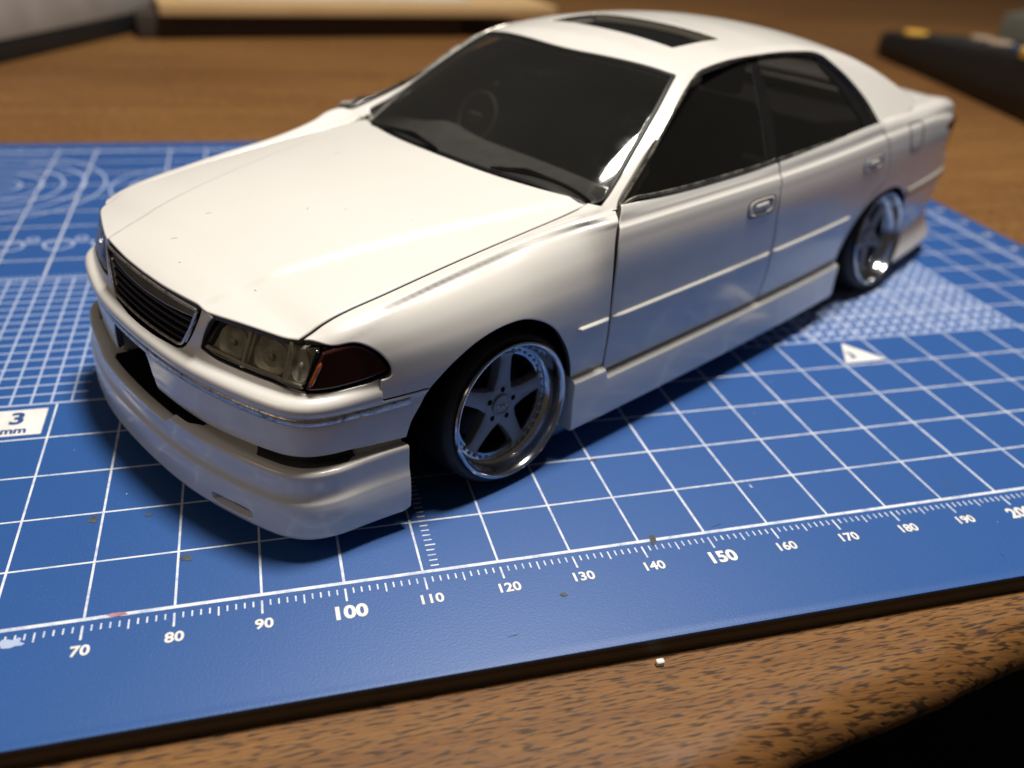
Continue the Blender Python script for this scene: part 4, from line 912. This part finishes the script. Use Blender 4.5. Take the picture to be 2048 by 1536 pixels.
# ---- wheels
def wheel(cx, cy, cz, toe, camb, flip, base, k_):
    n = np.array([math.sin(toe)*math.cos(camb), math.cos(toe)*math.cos(camb), math.sin(camb)]); a = np.cross([0, 0, 1.], n); a /= np.linalg.norm(a); b = np.cross(n, a); c = np.array([cx, cy, cz]); fl = np.array([1, -1, 1]) if flip else np.array([1, 1, 1])
    def at(A, B, N): return (c+k_*np.asarray(A)[..., None]*a+k_*np.asarray(B)[..., None]*b+np.asarray(N)[..., None]*n)*fl
    def lathe(name, prof, m, parent, k=96, sharp=32):
        t = np.linspace(0, 2*np.pi, k, endpoint=False); return grid(name, np.array([at(r*np.cos(t), r*np.sin(t), h+0*t) for r, h in prof]), m, parent, cj=True, sharp=sharp)
    w = lathe('wheel', [(9.9, -1.2), (10.18, -.6), (10.26, -.2), (10.16, .04), (9.95, .12), (9.72, .04), (9.55, -.2), (9.42, -.6), (9.3, -1.3), (9.1, -2.1), (8.85, -2.55), (8.62, -2.72), (8.55, -2.95), (7.55, -3.0), (7.45, -3.2), (7.4, -3.9)], M['rim'], CAR)
    lathe('tyre', [(9.95, -.75), (10.35, -.62), (10.55, -.62), (10.62, -.74), (10.75, -.78), (10.9, -.86), (10.96, -1.0), (11.15, -1.2), (11.42, -1.75), (11.52, -2.4), (11.55, -3.2), (11.40, -8.6), (11.1, -9.4), (10.2, -10.2)], M['tyre'], w)
    lathe('rim_barrel', [(7.6, -3.5), (7.45, -5), (7.7, -9.8), (.4, -9.9)], M['barrel'], w, 64)
    lathe('brake_disc', [(6.2, -6.8), (6.2, -6.4), (2.4, -6.4), (2.2, -5.4), (.1, -5.4)], M['barrel'], w, 48)
    for k in range(5):
        th = math.radians(base+72*k); ct, sn = math.cos(th), math.sin(th)
        half = [(1.0, 1.35), (2.4, 1.62), (3.0, 1.52), (3.7, 1.28), (5.2, 1.12), (6.6, 1.02), (7.2, 1.10), (7.55, 1.42), (7.75, 2.0), (7.8, 2.1)]
        H = np.array(half); L = np.vstack([H, H[::-1]*[1, -1]]); R_ = []
        cenr = np.array([4.4, 0])
        for q, h in ((1, -4.4), (1, -2.98), (.96, -2.80), (.90, -2.76)):
            P = cenr+(L-cenr)*[1 if q > .99 else .985, q]; R_.append(at(P[:, 0]*ct-P[:, 1]*sn, P[:, 0]*sn+P[:, 1]*ct, h+0*P[:, 0]))
        grid('spoke', np.array(R_), M['spoke'], w, cj=True, sharp=40, caps=True)
        t = np.linspace(0, 2*np.pi, 16, endpoint=False); lx, ly = 2.32*ct, 2.32*sn
        grid('lug_hole', np.array([at(lx+r*np.cos(t), ly+r*np.sin(t), h+0*t) for r, h in ((.42, -2.69), (.38, -2.66), (.02, -2.665))]), M['black'], w, cj=True)
    lathe('hub', [(2.95, -3.6), (2.95, -2.9), (2.85, -2.72), (2.6, -2.70), (.05, -2.70)], M['spoke'], w, 60)
    cap = lathe('centre_cap', [(1.62, -2.75), (1.62, -2.50), (1.5, -2.38), (1.32, -2.38), (1.24, -2.5), (1.2, -2.52), (.6, -2.46), (.02, -2.44)], M['spoke'], w, 48)
    t = np.linspace(-1.5, 1.5, 16); u = np.stack([.55*np.sin(t*1.4), .72*t/1.5], 1); th = math.radians(-35); P = at(u[:, 0]*math.cos(th)-u[:, 1]*math.sin(th), u[:, 0]*math.sin(th)+u[:, 1]*math.cos(th), -2.44+0*t); grid('cap_emblem', tube_g(P, .13, 6), M['rim'], cap, cj=True)
    Vr, Fr = [], []
    for k in range(40):
        th = 2*math.pi*k/40; px_, py_ = 8.1*math.cos(th), 8.1*math.sin(th); b0 = len(Vr); t = np.linspace(0, 2*np.pi, 6, endpoint=False)
        for r, h in ((.26, -3.0), (.25, -2.78), (.14, -2.66)): Vr += at(px_+r*np.cos(t), py_+r*np.sin(t), h+0*t).tolist()
        Vr += at(np.array([px_]), np.array([py_]), np.array([-2.64])).tolist()
        for i in range(2): Fr += [(b0+i*6+j, b0+i*6+(j+1) % 6, b0+(i+1)*6+(j+1) % 6, b0+(i+1)*6+j) for j in range(6)]
        Fr += [(b0+12+j, b0+12+(j+1) % 6, b0+18) for j in range(6)]
    o = finish('rim_rivets', Vr, Fr, M['rim'], w, None, sharp=50); o['kind'] = 'stuff'
    t = np.linspace(0, .3, 4); P = at(9.1+0*t, .4+0*t, -1.9+1.3*t/.3); grid('valve_stem', tube_g(P, .17, 6), M['tyre'], w, cj=True, caps=False)
for fl in (False, True):
    wheel(0, 35.7, 12.32, -.0376 if not fl else -.03, .085, fl, 98.7, 1.02)
    wheel(113.75, 35.6, 12.7, -.03, .125, fl, 60, 1.01)
